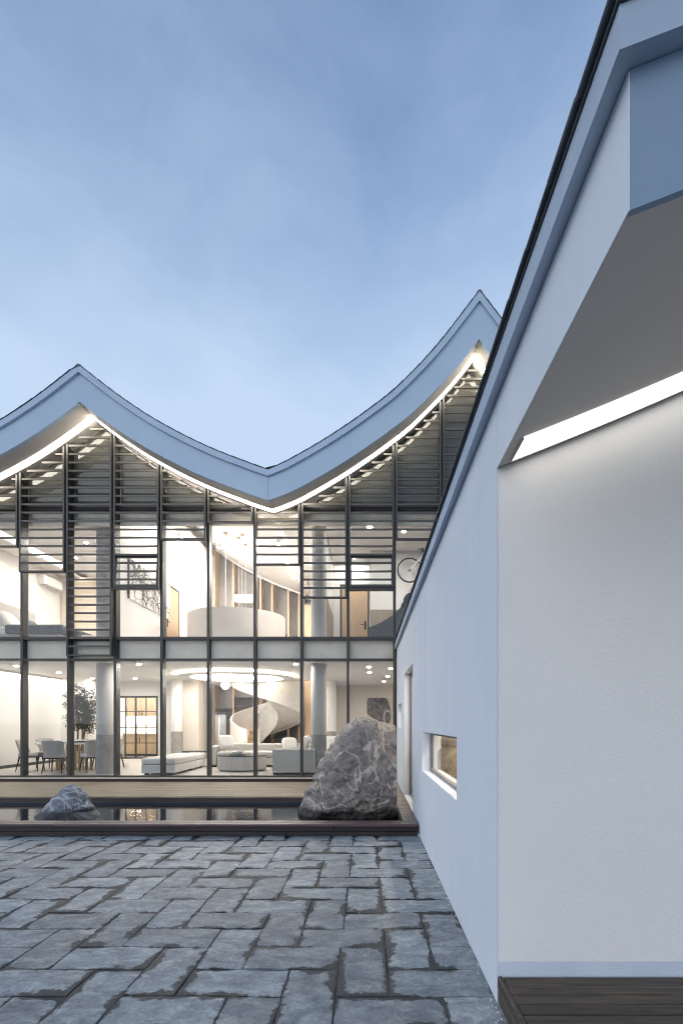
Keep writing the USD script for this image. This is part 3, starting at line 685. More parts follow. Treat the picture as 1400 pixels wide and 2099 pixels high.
# ------------------------------------------------------------------ facade grid
MX = [-8.299 + 1.1208 * k for k in range(-3, 14)]
G_Y = 11.80
SLAT0 = 6.376
def ztop(x): return float(zs(x)) - 0.003
for k, x in enumerate(MX):
    zt = ztop(x) if abs(x) < 100 else 0
    hw = 0.031
    z0 = FLOOR - 0.02 if x < 0.75 else 3.0
    part("mullion", bx(x - hw, x + hw, G_Y - 0.075, G_Y + 0.125, z0, min(ztop(x - hw), ztop(x + hw))), dark_metal, house)
part("end_jamb", bx(MX[8 + 3] + 0.034, WALL_X - 0.004, G_Y - 0.07, G_Y + 0.12, FLOOR - 0.02, 3.40), dark_metal, house)
for a, b in zip(MX[:-1], MX[1:]):
    xa, xb = a + 0.0315, b - 0.0315
    low = b < 0.75
    rails = [(3.565, 3.635), (6.70, 6.80)] + ([(3.055, 3.110), (FLOOR - 0.02, FLOOR + 0.022)] if low else [])
    for z0, z1 in rails:
        part("transom", bx(xa, xb, G_Y - 0.06, G_Y + 0.11, z0, z1), dark_metal, house)
    panes = [(3.637, 6.698)] + ([(FLOOR + 0.024, 3.053), (3.112, 3.563)] if low else [])
    for z0, z1 in panes:
        part("pane", bx(xa, xb, G_Y + 0.012, G_Y + 0.024, z0, z1), pane_glass, house)
    # gable pane with the roof's slope
    t = np.linspace(xa, xb, 9)
    gp = Polygon([(xa, 6.802), (xb, 6.802)] + [(x, max(float(zs(x)) - 0.004, 6.803)) for x in t[::-1]]).buffer(0)
    if gp.area > 0.01:
        part("pane", extr(gp, 0.012, "y", G_Y + 0.012), pane_glass, house)
        part("gable_panel", extr(gp, 0.03, "y", G_Y + 0.13), gable_grey, house)
    zt_ = min(6.698, float(min(zs(xa), zs(xb), zs((xa + xb) / 2))) - 0.01)
    if zt_ > 6.45: part("header_panel", bx(xa, xb, G_Y + 0.127, G_Y + 0.157, 6.385, zt_), spandrel_grey, house)
    if low: part("spandrel_panel", bx(xa, xb, G_Y + 0.080, G_Y + 0.10, 3.112, 3.563), spandrel_grey, house)
# louvre panels hung in front of the mullions; depth of each by bay
bottoms = {-8.299 - 1.1208: 1121, }
bot_v = [1190, 1140, 1121, 1172.6, 1345, 1208, 1106, 1071, 1158, 1226, 1210, 1106, 1140, 1180, 1106, 1106]
LV0, LV1 = 11.605, 11.700
for k, (a, b) in enumerate(zip(MX[:-1], MX[1:])):
    zb = PZ(bot_v[k], 11.6)
    xa, xb = a + 0.020, b - 0.020
    ta, tb = ztop(xa) , ztop(xb)
    st = 0.042
    fr = [bx(xa, xa + st, LV0, LV1, zb, min(ztop(xa), ztop(xa + st))), bx(xb - st, xb, LV0, LV1, zb, min(ztop(xb), ztop(xb - st))),
          bx(xa + st, xb - st, LV0, LV1, zb, zb + 0.038)]
    pn = part("louvre_panel", cat(fr), dark_metal, house)
    brk = [bx(x - 0.01, x + 0.01, LV1, G_Y - 0.076, z, z + 0.03) for x in (xa + 0.025, xb - 0.025) for z in (zb + 0.15, min(ta, tb) - 0.3)]
    part("bracket", cat(brk), dark_metal, pn)
    z = SLAT0 - 0.1995 * 20
    while z < 12:
        if z > zb + 0.06:
            # span of the blade that stays under the roof
            t = np.linspace(xa + st + .001, xb - st - .001, 60)
            ok = zs(t) - 0.06 > z
            if ok.any():
                i0 = np.argmax(ok); i1 = len(ok) - 1 - np.argmax(ok[::-1])
                x0, x1 = t[i0], t[i1]
                if x1 - x0 > 0.05:
                    n = 5; sag = RNG.uniform(-0.004, 0.007)
                    xx = np.linspace(x0, x1, n)
                    dz = -sag * (1 - ((xx - (x0 + x1) / 2) / ((x1 - x0) / 2)) ** 2) if i0 == 0 and i1 == len(ok) - 1 else 0 * xx
                    sec = [(LV0 + 0.016, -0.024), (LV0 + 0.028, -0.027), (LV1 - 0.012, 0.004), (LV1 - 0.012, 0.012), (LV0 + 0.030, 0.026), (LV0 + 0.016, 0.021)]
                    v = [(x, y, z + q + d) for x, d in zip(xx, dz) for (y, q) in sec]
                    f = []; m_ = len(sec)
                    for i in range(n - 1):
                        for j in range(m_):
                            p_, q_ = i * m_ + j, i * m_ + (j + 1) % m_
                            f += [(p_, q_, q_ + m_), (p_, q_ + m_, p_ + m_)]
                    for j in range(1, m_ - 1):
                        f += [(0, j + 1, j), ((n - 1) * m_, (n - 1) * m_ + j, (n - 1) * m_ + j + 1)]
                    bm = trimesh.Trimesh(v, f, process=False)
                    if bm.volume < 0: bm.invert()
                    part("louvre_blade", bm, blade_metal, pn)
        z += 0.1995
# two top-hung sashes pushed open behind the louvres
for k in (5, 10):
    a, b = MX[k] + 0.034, MX[k + 1] - 0.034
    zt, zb = PZ(1139, 11.7), PZ(1206, 11.7)
    h = zt - zb
    fr = cat([bx(a, b, 0, 0.05, -0.06, 0), bx(a, b, 0, 0.05, -h, -h + 0.06), bx(a, a + 0.05, 0, 0.05, -h + .06, -0.06), bx(b - 0.05, b, 0, 0.05, -h + .06, -.06)])
    pg = bx(a + .05, b - .05, 0.02, 0.03, -h + .06, -.06)
    R = trimesh.transformations.rotation_matrix(math.radians(-6), (1, 0, 0))
    for m_ in (fr, pg):
        m_.apply_transform(R); m_.apply_translation((0, G_Y - 0.13, zt))
    s_ = part("open_sash", fr, dark_metal, house)
    part("pane", pg, pane_glass, s_)
part("base_sill", bx(-12.3, WALL_X - 0.003, 11.62, G_Y + 0.13, FLOOR - 0.035, FLOOR - 0.021), spandrel_grey, house)
part("base_riser", bx(-12.3, WALL_X - 0.003, 11.665, G_Y + 0.13, 0.05, FLOOR - 0.036), riser_wood, house)

# ------------------------------------------------------------------ house interior shell
HOLE = (-4.03, 15.2, 1.40)
BX0, BX1, BY1 = -10.3, 5.6, 20.2
IY0 = G_Y + 0.16
part("floor", bx(BX0 - .2, BX1 + .2, IY0 - 0.03, BY1 + 0.2, FLOOR - 0.12, FLOOR), stone_floor, house)
fl = sbox(BX0, IY0, BX1, BY1).difference(Point(HOLE[0], HOLE[1]).buffer(HOLE[2], 32)).difference(sbox(-5.8, 17.3, -1.35, 19.9))
part("ceiling", extr(fl, 0.46, "z", CEIL), ceiling_paint, house)
part("upper_floor", extr(fl, UPFLOOR - CEIL - 0.461, "z", CEIL + 0.461), stone_floor, house)
ext_wall = stucco_lit
part("outer_wall", cat([bx(BX0 - 0.2, BX0, G_Y + .05, BY1, -0.1, 9.0), bx(BX1, BX1 + 0.2, G_Y + .05, BY1, -0.1, 8.0), bx(BX0 - .2, BX1 + .2, BY1, BY1 + 0.15, -0.1, 10.6)]), white_wall, house)
part("outer_wall", cat([bx(XL, BX0 - .2, G_Y + .05, G_Y + .2, 0.0, 7.5)]), stucco_lit, house)
# ground floor partitions
gw = [bx(-10.3, -9.36, 16.4, 16.5, FLOOR, CEIL), bx(-9.46, -9.36, 16.5, 17.7, FLOOR, CEIL),
      bx(-9.36, -9.20, 17.7, 17.8, FLOOR, CEIL), bx(-9.20, -7.58, 17.7, 17.8, 2.55, CEIL), bx(-7.58, -6.2, 17.7, 17.8, FLOOR, CEIL),
      bx(-6.2, -6.1, 17.7, 20.2, FLOOR, CEIL)]
part("inner_wall", cat(gw), white_wall, house)
part("inner_wall", bx(-6.5, -5.95, 17.25, 17.69, FLOOR, CEIL), warm_wall, house)
part("inner_wall", cat([bx(-1.35, -1.25, 17.7, 20.2, FLOOR, CEIL)]), white_wall, house)
part("inner_wall", bx(-1.25, 5.6, 19.5, 19.6, FLOOR, CEIL), warm_wall, house)
part("skirting", cat([bx(-10.299, -10.285, IY0, 16.4, FLOOR, FLOOR + 0.09), bx(-10.28, -9.37, 16.385, 16.399, FLOOR, FLOOR + 0.09)]), shelf_dark, house)
part("cove_light", bx(-10.25, -10.20, IY0 + 0.1, 16.35, CEIL - 0.045, CEIL - 0.02), cove_glow, house)
part("cove_lip", bx(-10.19, -10.17, IY0 + 0.1, 16.38, CEIL - 0.075, CEIL - 0.002), white_wall, house)
# round opening with lit ring
def ring(c, r0, r1, z0, z1, n=64):
    return extr(Point(c[0], c[1]).buffer(r1, n // 4).difference(Point(c[0], c[1]).buffer(r0, n // 4)), z1 - z0, "z", z0)
part("ceiling_ring", ring(HOLE, 1.40, 1.74, CEIL - 0.11, CEIL - 0.07), ceiling_paint, house)
part("ring_hanger", ring(HOLE, 1.40, 1.43, CEIL - 0.0695, CEIL - 0.001), ceiling_paint, house)
part("ring_light", ring(HOLE, 1.60, 1.70, CEIL - 0.069, CEIL - 0.055), glow("ring_glow", (1.0, 0.86, 0.68), 30.0), house)
part("well_light", ring(HOLE, 1.375, 1.398, CEIL - 0.02, CEIL + 0.05), glow("well_glow", (1.0, 0.95, 0.88), 30.0), house)
pz1 = 4.84
part("parapet", ring(HOLE, 1.40, 1.47, UPFLOOR + 0.001, pz1), column_paint, house, smooth=40)
# upper floor partitions
part("inner_wall", bx(-6.2, -6.1, IY0 + 0.02, 20.2, UPFLOOR, 8.2), white_wall, house)
part("inner_wall", bx(-10.3, -6.2, 16.4, 16.5, UPFLOOR, 6.45), warm_wall, house)
part("upper_ceiling", cat([bx(-9.30, -6.2, IY0, 16.5, 6.45, 6.50), bx(-10.3, -9.65, IY0, 16.5, 6.45, 6.50), bx(-10.1, -8.9, IY0, 16.5, 6.68, 6.72)]), ceiling_paint, house)
part("cove_light", bx(-9.90, -9.84, IY0 + 0.1, 16.3, 6.51, 6.53), cove_glow, house)
part("cove_light", bx(-9.12, -9.06, IY0 + 0.1, 16.3, 6.51, 6.53), cove_glow, house)
part("cabinet_door", bx(-10.2, -8.6, 16.34, 16.39, UPFLOOR, 6.3), mat("cream_panel", (0.66, 0.58, 0.48), rough=0.6), house)
part("inner_wall", bx(-1.19, -1.09, 13.2, 16.4, UPFLOOR, 6.60), white_wall, house)
part("wainscot", bx(-1.089, -1.075, 13.2, 16.39, UPFLOOR, 4.97), oak_panel, house)
part("inner_wall", cat([bx(-1.09, -0.89, 16.4, 16.5, UPFLOOR, 6.6), bx(-1.09, 0.16, 16.4, 16.5, 5.98, 6.6), bx(0.10, 5.6, 14.7, 14.8, UPFLOOR, 6.74)]), white_wall, house)
part("wainscot", bx(0.101, 5.6, 14.68, 14.699, UPFLOOR, 4.97), oak_panel, house)
part("wainscot", bx(-1.07, -0.92, 16.38, 16.399, UPFLOOR, 4.97), oak_panel, house)
part("upper_ceiling", bx(-1.09, 5.6, IY0, 20.2, 6.75, 6.80), ceiling_paint, house)
# columns with concrete feet
for (x, y, r, z0, z1) in ((-6.66, 12.42, 0.205, FLOOR, CEIL), (-1.225, 12.42, 0.195, FLOOR, CEIL), (-6.62, 17.0, 0.19, FLOOR, CEIL), (-1.28, 17.3, 0.19, FLOOR, CEIL),
                          (-6.66, 12.42, 0.205, UPFLOOR, 6.44), (-1.225, 12.42, 0.195, UPFLOOR, 6.60)):
    if z0 == FLOOR:
        part("column_foot", cyl((x, y, z0), (x, y, z0 + 1.0), r + 0.004, n=32), concrete, house, smooth=40)
    part("column", cyl((x, y, z0 + (1.001 if z0 == FLOOR else 0)), (x, y, z1), r, n=32), column_paint if y < 15 else white_wall, house, smooth=40)
# right hand wood panel beside the bookcase
part("wood_panel", bx(-2.45, -1.36, 19.1, 19.16, FLOOR, 6.2), light_wood, house)

# ------------------------------------------------------------------ lamps inside
def downlight(x, y, z, label, glowm=lamp_glow, r=0.055, group=None):
    t = thing("downlight", label, "downlight", (x, y, z), group=group)
    part("trim", ring((x, y), r, r + 0.018, z - 0.012, z - 0.001, 32), plastic_white, t)
    part("lens", disc((x, y, z - 0.004), r - 0.002, 20, 0.005), glowm, t)
    return t
for (u, v, lab) in ((33, 1365, "lit downlight nearest the left edge in the ground floor ceiling"), (121, 1379, "lit downlight above the left part of the dining table"),
                    (189, 1390, "lit downlight just left of the left grey column, above the tall plant"), (285, 1361, "lit downlight near the glass between the left column and the round ceiling opening"),
                    (277, 1390, "lit downlight in front of the black framed kitchen doors"), (606, 1361, "lit downlight near the glass just left of the right grey column"),
                    (756, 1367, "front lit downlight of a pair above the large boulder"), (757, 1378, "rear lit downlight of a pair above the large boulder"),
                    (801, 1370, "lit downlight nearest the right end of the glass front"), (795, 1386, "lit downlight in front of the jar picture, nearer the glass"),
                    (787, 1397, "farthest lit downlight over the wall with the jar picture"), (388, 1390, "lit downlight left of the round ceiling opening")):
    Y = (CEIL - CAMH) * 1000 / (V0 - v)
    downlight(PX(u, Y), Y, CEIL, lab)
downlight(PX(758, 12.9), 12.9, 6.75, "bright round downlight upstairs in the ceiling above the right wooden door", lamp_glow, 0.07)
for x, y in ((1.0, 13.2), (2.2, 13.6), (-0.4, 15.3)):
    downlight(x, y, 6.75, "ceiling downlight upstairs behind the louvres by the bicycle", lamp_glow, 0.055, group="upstairs downlights at the right behind louvres")
for x, y in ((-7.6, 13.2), (-7.6, 15.2), (-8.6, 14.4)):
    downlight(x, y, 6.45, "bedroom ceiling downlight upstairs at the left behind louvres", up_lamp_glow, 0.045, group="bedroom downlights")
for x in (-8.9, -7.9):  # added lamps, out of view, to brighten the kitchen
    downlight(x, 18.35, CEIL, "added unseen downlight brightening the kitchen behind the black framed doors", lamp_glow, 0.055, group="added kitchen downlights")
# spotlights on the sloping ceiling
SPOT_LABELS = ("upper spotlight of three stepping down the sloping ceiling behind the middle louvres", "middle spotlight of three stepping down the sloping ceiling towards the bookcase",
               "lowest spotlight on the sloping ceiling just above the right end of the bookcase", "small spotlight among the pendant wires on the sloping ceiling",
               "small ceiling spotlight nearest the white picture wall, left of the pendant wires")
for si, (u, v) in enumerate(((571, 1109), (590, 1148), (604, 1180), (475, 1120), (448, 1118))):
    # find depth where the ray meets the ceiling
    for Y in np.linspace(12.2, 19.5, 400):
        q = P(u, v, Y)
        if q[2] > zs(q[0]) - 0.0: break
    x, y, z = q[0], min(q[1], 19.2), float(zs(q[0])) + 0.06
    t = thing("ceiling_spot", SPOT_LABELS[si], "spotlight", (x, y, z), group="spotlights in the sloping ceiling")
    part("housing", cyl((x, y, z - 0.14), (x, y, z), 0.06, n=16), plastic_white, t, smooth=40)
    part("lens", disc((x, y, z - 0.145), 0.05, 16), up_lamp_glow, t)
# wall washers at the top of the picture wall
for y in (12.9, 14.3, 15.7, 17.2):
    z = 7.55
    t = thing("wall_washer", "small downlight washing the white picture wall upstairs", "wall light", (-5.95, y, z), group="wall washers above the branch picture")
    part("body", bx(-6.099, -5.90, y - 0.05, y + 0.05, z, z + 0.12, 0.01), plastic_white, t)
    part("lens", disc((-5.96, y, z - 0.003), 0.045, 16), up_lamp_glow, t)
# pendants through the round opening
for i, (u, v, zl) in enumerate(((453, 1081, 2.82), (463, 1095, 4.4), (489, 1102, 4.2), (495, 1094, 3.9), (503, 1117, 4.5))):
    for Y in np.linspace(14.2, 16.4, 300):
        q = P(u, v, Y)
        if q[2] > zs(q[0]): break
    q[1] = min(max(q[1], 14.3), 16.1)
    x, y, z = q[0], q[1], float(zs(q[0])) + 0.072
    if i == 0: x, y = -4.35, 15.0; x = PX(462, 15.0)
    z = float(zs(x)) + 0.072
    labs = ("glowing globe pendant hanging below the round ceiling opening", "second pendant wire from the left over the round parapet", "middle pendant wire over the round parapet",
            "fourth pendant wire over the round parapet, close beside the middle one", "rightmost pendant wire over the round parapet")
    t = thing("globe_pendant", labs[i], "pendant lamp", (x, y, z))
    part("canopy", cyl((x, y, z - 0.10), (x, y, z - 0.06), 0.06, n=16), mat("canopy_wood%d" % i, (0.45, 0.36, 0.28)), t)
    part("wire", cyl((x, y, zl), (x, y, z - 0.1), 0.005, n=6), plastic_white, t)
    s_ = trimesh.creation.icosphere(3, 0.13 if i == 0 else 0.11); s_.apply_translation((x, y, zl - 0.1))
    part("globe", s_, globe_glow, t, smooth=True)

# ------------------------------------------------------------------ bookcase and spiral stair
bk = thing("bookcase", "double height built-in bookcase with pale wood uprights and dark shelves behind the stair", "bookcase", (-4, 19.8, FLOOR))
BKY = 19.5
bx_left, bx_right = -6.05, -2.46
t = np.linspace(bx_left, bx_right, 20)
bp = Polygon([(bx_left, FLOOR), (bx_right, FLOOR)] + [(x, float(zs(x)) + 0.06) for x in t[::-1]])
part("back_panel", extr(bp, 0.04, "y", 20.0), grey_panel, bk)
ups = [(437, 0.17), (478, 0.085), (519, 0.03), (534, 0.07), (557.5, 0.07), (591, 0.075), (613, 0.075)]
xs_ = [PX(u, BKY) for u, _ in ups]
for (u, w) in ups:
    x = PX(u, BKY)
    part("upright", bx(x - w / 2, x + w / 2, BKY, 19.999, FLOOR, float(min(zs(x - w / 2), zs(x + w / 2))) + 0.065), light_wood, bk)
for k in range(len(xs_) - 1):
    a, b = xs_[k] + ups[k][1] / 2 + .002, xs_[k + 1] - ups[k + 1][1] / 2 - .002
    hs = [[1.75, 2.1, 4.75], [2.2, 2.55, 1.2, 4.7], [2.2, 4.7], [2.0, 1.1, 4.75], [0.95, 1.9, 5.05], [1.6, 2.3, 4.8, 4.2, 5.0]][k]
    for h in hs:
        part("shelf", bx(a, b, BKY + 0.03, 19.998, h, h + 0.05), shelf_dark, bk)
u_ = np.linspace(bx_left, bx_right, 30)
trim = Polygon([(x, float(zs(x)) + 0.0) for x in u_] + [(x, float(zs(x)) + 0.066) for x in u_[::-1]])
part("top_trim", extr(trim, 0.05, "y", BKY - 0.052), plastic_white, bk)

stair = thing("spiral_stair", "white sculpted spiral stair with curved ribbon balustrades and pale wood treads", "staircase", (-3.72, 18.3, FLOOR))
SC = np.array([-3.72, 18.2]); SR, SI = 1.30, 0.42
turns, rise = 1.28, UPFLOOR - FLOOR
def ribbon(r, th, zb, zt, a0, a1, n=110):
    v, f = [], []
    for k in range(n + 1):
        q = a0 + (a1 - a0) * k / n
        ang = -np.pi / 2 - 0.35 - q * 2 * np.pi * turns
        zf = FLOOR + rise * q
        for (rr, zz) in ((r - th / 2, max(zf + zb, FLOOR)), (r + th / 2, max(zf + zb, FLOOR)), (r + th / 2, zf + zt), (r - th / 2, zf + zt)):
            v.append((SC[0] + rr * np.cos(ang), SC[1] + rr * np.sin(ang), zz))
    for k in range(n):
        for j in range(4):
            p_, q_ = 4 * k + j, 4 * k + (j + 1) % 4
            f += [(p_, q_, q_ + 4), (p_, q_ + 4, p_ + 4)]
    f += [(0, 1, 2), (0, 2, 3), (4 * n, 4 * n + 2, 4 * n + 1), (4 * n, 4 * n + 3, 4 * n + 2)]
    m = trimesh.Trimesh(v, f, process=False)
    if m.volume < 0: m.invert()
    return m
rib_paint = mat("ribbon_paint", (0.86, 0.82, 0.77), rough=0.7)
part("outer_ribbon", ribbon(SR, 0.07, -0.28, 1.05, 0.0, 1.0), rib_paint, stair, smooth=35)
part("inner_ribbon", ribbon(SI, 0.06, -0.28, 1.0, 0.02, 1.0), rib_paint, stair, smooth=35)
NS = 20
for k in range(NS):
    q0, q1 = k / NS, (k + 1) / NS
    z1 = FLOOR + rise * (k + 1) / NS
    a0, a1 = [-np.pi / 2 - 0.35 - q * 2 * np.pi * turns for q in (q0, q1)]
    poly = Polygon([(SC[0] + r * np.cos(a), SC[1] + r * np.sin(a)) for r, a in ((SI + .03, a0), (SR - .036, a0), (SR - .036, (a0 + a1) / 2), (SR - .036, a1), (SI + .03, a1))])
    part("tread", extr(poly, 0.165, "z", z1 - 0.166), light_wood, stair)
def helisof(n=90):
    v, f = [], []
    for k in range(n + 1):
        q = k / n
        ang = -np.pi / 2 - 0.35 - q * 2 * np.pi * turns
        z = max(FLOOR + rise * q - 0.22, FLOOR + 0.001)
        for r, dz in ((SI + .03, 0), (SR - .036, 0), (SR - .036, 0.03), (SI + .03, .03)):
            v.append((SC[0] + r * np.cos(ang), SC[1] + r * np.sin(ang), z + dz))
    for k in range(n):
        for j in range(4):
            p_, q_ = 4 * k + j, 4 * k + (j + 1) % 4
            f += [(p_, q_, q_ + 4), (p_, q_ + 4, p_ + 4)]
    return trimesh.Trimesh(v, f, process=False)
part("underside", helisof(), rib_paint, stair, smooth=35)

# ------------------------------------------------------------------ kitchen behind steel doors
kd = thing("kitchen_doors", "black steel framed glass kitchen doors with small panes", "glass doors", (-8.4, 17.72, FLOOR))
kx0, kx1, kz1 = -9.20, -7.58, 2.54
part("door_frame", cat([bx(kx0, kx0 + .06, 17.69, 17.75, FLOOR, kz1), bx(kx1 - .06, kx1, 17.69, 17.75, FLOOR, kz1), bx(kx0 + .06, kx1 - .06, 17.69, 17.75, kz1 - .07, kz1),
                        bx(kx0 + .06, kx1 - .06, 17.69, 17.75, FLOOR, FLOOR + .05)]), dark_metal, kd)
hw = (kx1 - kx0 - .12) / 4
for i in (1, 2, 3):
    x = kx0 + .06 + hw * i
    part("door_bar", bx(x - (.03 if i == 2 else .014), x + (.03 if i == 2 else .014), 17.70, 17.74, FLOOR + .051, kz1 - .071), dark_metal, kd)
for i in range(4):
    for j in range(1, 4):
        z = FLOOR + (kz1 - FLOOR) * j / 4
        a = kx0 + .06 + hw * i + (.032 if i == 2 else .016); b = kx0 + .06 + hw * (i + 1) - (.032 if i == 1 else .016)
        part("door_bar", bx(a, b, 17.705, 17.735, z - .014, z + .014), dark_metal, kd)
part("pane", bx(kx0 + .06, kx1 - .06, 17.742, 17.748, FLOOR + .05, kz1 - .07), pane_glass, kd)
kc = thing("kitchen_units", "pale wood kitchen cupboards with a lit white splashback behind the steel doors", "kitchen units", (-8.4, 19.6, FLOOR))
for i in range(5):
    a = -9.4 + i * 0.55
    c_ = part("base_cupboard", bx(a + .004, a + .546, 18.9, 19.45, FLOOR + 0.10, FLOOR + 0.86, 0.004), light_wood, kc)
    part("handle", bx(a + (.48 if i % 2 == 0 else .05), a + (.50 if i % 2 == 0 else .07), 18.87, 18.899, FLOOR + .55, FLOOR + .75), leg_dark, c_)
    c_ = part("wall_cupboard", bx(a + .004, a + .546, 19.1, 19.45, FLOOR + 1.55, CEIL - .05, 0.004), light_wood, kc)
    part("handle", bx(a + (.48 if i % 2 == 0 else .05), a + (.50 if i % 2 == 0 else .07), 19.07, 19.099, FLOOR + 1.6, FLOOR + 1.8), leg_dark, c_)
part("worktop", bx(-9.42, -6.64, 18.86, 19.45, FLOOR + .861, FLOOR + .90), marble, kc)
part("toe_kick", bx(-9.4, -6.65, 18.95, 19.45, FLOOR, FLOOR + .099), shelf_dark, kc)
part("splashback", bx(-9.42, -6.3, 19.451, 19.50, FLOOR + .0, CEIL - .01), white_wall, kc)
part("under_light", bx(-9.38, -6.66, 19.30, 19.42, FLOOR + 1.53, FLOOR + 1.545), under_glow, kc)
part("end_wall", cat([bx(-9.46, -9.43, 17.81, 19.5, FLOOR, CEIL - .002)]), white_wall, kc)

# ------------------------------------------------------------------ dining group
def seg_ring(fn, n): pass
def make_chair(label, loc, rot):
    """Local: seat centre at the origin, facing +y."""
    t = thing("dining_chair", label, "chair", loc, rot, group="upholstered dining chairs around the round table")
    seat = rbox(-0.24, 0.24, -0.22, 0.26, 0.40, 0.49, 0.035)
    part("seat", seat, fabric, t, smooth=40, local=True)
    # wrapped backrest: a curved shell leaning back
    v, f = [], []
    nu, nv = 15, 9
    for side_ in (0, 1):
        for i in range(nu):
            s_ = -1 + 2 * i / (nu - 1)
            for j in range(nv):
                h = j / (nv - 1)
                w = 0.235 + 0.03 * h
                yb = -0.20 - 0.10 * h - 0.02 * (1 - s_ * s_) + 0.10 * abs(s_) ** 5 * (1 - 0.55 * h)
                th = 0.045 * (1 - 0.3 * h)
                zt = 0.43 + 0.42 * h - (0.035 * abs(s_) ** 6 * h)
                v.append((s_ * w, yb + (th if side_ == 0 else 0) - 0, zt))
    idx = lambda sd, i, j: sd * nu * nv + i * nv + j
    for i in range(nu - 1):
        for j in range(nv - 1):
            f += [(idx(0, i, j), idx(0, i, j + 1), idx(0, i + 1, j + 1)), (idx(0, i, j), idx(0, i + 1, j + 1), idx(0, i + 1, j)),
                  (idx(1, i, j), idx(1, i + 1, j + 1), idx(1, i, j + 1)), (idx(1, i, j), idx(1, i + 1, j), idx(1, i + 1, j + 1))]
    for i in range(nu - 1):
        for j in (0, nv - 1):
            f += [(idx(0, i, j), idx(0, i + 1, j), idx(1, i + 1, j)), (idx(0, i, j), idx(1, i + 1, j), idx(1, i, j))]
    for j in range(nv - 1):
        for i in (0, nu - 1):
            f += [(idx(0, i, j), idx(1, i, j + 1), idx(0, i, j + 1)), (idx(0, i, j), idx(1, i, j), idx(1, i, j + 1))]
    bk_ = trimesh.Trimesh(v, f, process=False); bk_.fix_normals()
    part("backrest", bk_, fabric, t, smooth=50, local=True)
    part("seat_frame", bx(-0.235, 0.235, -0.21, 0.25, 0.375, 0.402, 0.008), leg_dark, t, local=True)
    for sx in (-1, 1):
        for (y0, y1) in ((0.21, 0.25), (-0.19, -0.27)):
            part("leg", cyl((sx * 0.20, y0, 0.39), (sx * 0.235, y1, 0.0), 0.022, 0.011, 10), leg_dark, t, local=True, smooth=40)
    return t
c0 = make_chair("grey upholstered dining chair with its back to the glass, in front of the round table", (-8.02, 12.62, FLOOR), 8)
for (x, y, r, lab) in ((-9.06, 13.15, -75, "leftmost grey dining chair, seen side on beside the white wall"), (-9.10, 14.05, -110, "grey dining chair left of the table behind the leftmost one"),
                       (-7.22, 12.86, 48, "grey dining chair just left of the left column, turned to the table"), (-7.28, 13.9, 98, "grey dining chair mostly hidden by the left column"),
                       (-8.05, 15.0, 180, "grey dining chair on the far side of the round table")):
    copy_of(c0, (x, y, FLOOR), r, lab, group="upholstered dining chairs around the round table", cat="chair")
tb = thing("dining_table", "large round marble dining table on a ring of brass tubes", "dining table", (-8.1, 13.75, FLOOR))
TX, TY = -8.1, 13.75
part("tabletop", trimesh.creation.cylinder(1.05, 0.035, sections=64).apply_translation((TX, TY, FLOOR + 0.745)), marble, tb, smooth=40)
part("lazy_susan", trimesh.creation.cylinder(0.55, 0.02, sections=48).apply_translation((TX, TY, FLOOR + 0.81)), marble, tb, smooth=40)
part("turntable_hub", trimesh.creation.cylinder(0.15, 0.036, sections=24).apply_translation((TX, TY, FLOOR + 0.781)), leg_dark, tb)
for k in range(36):
    a = 2 * np.pi * k / 36
    r = 0.55 if k % 2 else 0.47
    part("brass_tube", cyl((TX + r * np.cos(a), TY + r * np.sin(a), FLOOR), (TX + r * np.cos(a), TY + r * np.sin(a), FLOOR + 0.726), 0.020, n=8), brass, tb, smooth=40)

# potted tree
tr = thing("potted_tree", "tall leafy potted indoor tree behind the dining table beside the left column", "potted plant", (-9.25, 15.6, FLOOR))
TP = np.array([-9.2, 15.6])
part("pot", trimesh.creation.revolve([(0.0, 0.0), (0.20, 0.0), (0.27, 0.42), (0.24, 0.42), (0.235, 0.36), (0.0, 0.36)], sections=28).apply_translation((TP[0], TP[1], FLOOR)), clay, tr, smooth=40)
part("soil", disc((TP[0], TP[1], FLOOR + 0.362), 0.23), bark, tr)
rs = np.random.RandomState(5)
tips, trunkm = [], []
for (dx, dy, lean, h) in ((-0.05, 0, -0.03, 1.75), (0.06, 0.03, 0.10, 1.95), (0.10, -0.05, 0.22, 1.6)):
    pts = [(TP[0] + dx + lean * t_ + 0.02 * np.sin(6 * t_ + dx * 40), TP[1] + dy + 0.03 * np.sin(5 * t_), FLOOR + 0.36 + h * t_) for t_ in np.linspace(0, 1, 8)]
    trunkm.append(tube(pts, [0.035 - 0.003 * i for i in range(8)], 8))
    for t_ in np.linspace(0.42, 1, 11):
        base = np.array([np.interp(t_, np.linspace(0, 1, 8), [p[k] for p in pts]) for k in range(3)])
        for _ in range(3):
            a, e = rs.uniform(0, 2 * np.pi), rs.uniform(0.1, 0.7)
            Lb = rs.uniform(0.25, 0.55) * (1.15 - 0.4 * t_)
            tip = base + Lb * np.array([np.cos(a) * np.cos(e), np.sin(a) * np.cos(e), np.sin(e)])
            trunkm.append(cyl(base, tip, 0.010, 0.004, 5)); tips.append((base, tip))
part("trunk", cat(trunkm), bark, tr, smooth=40)
lv, lf = [], []
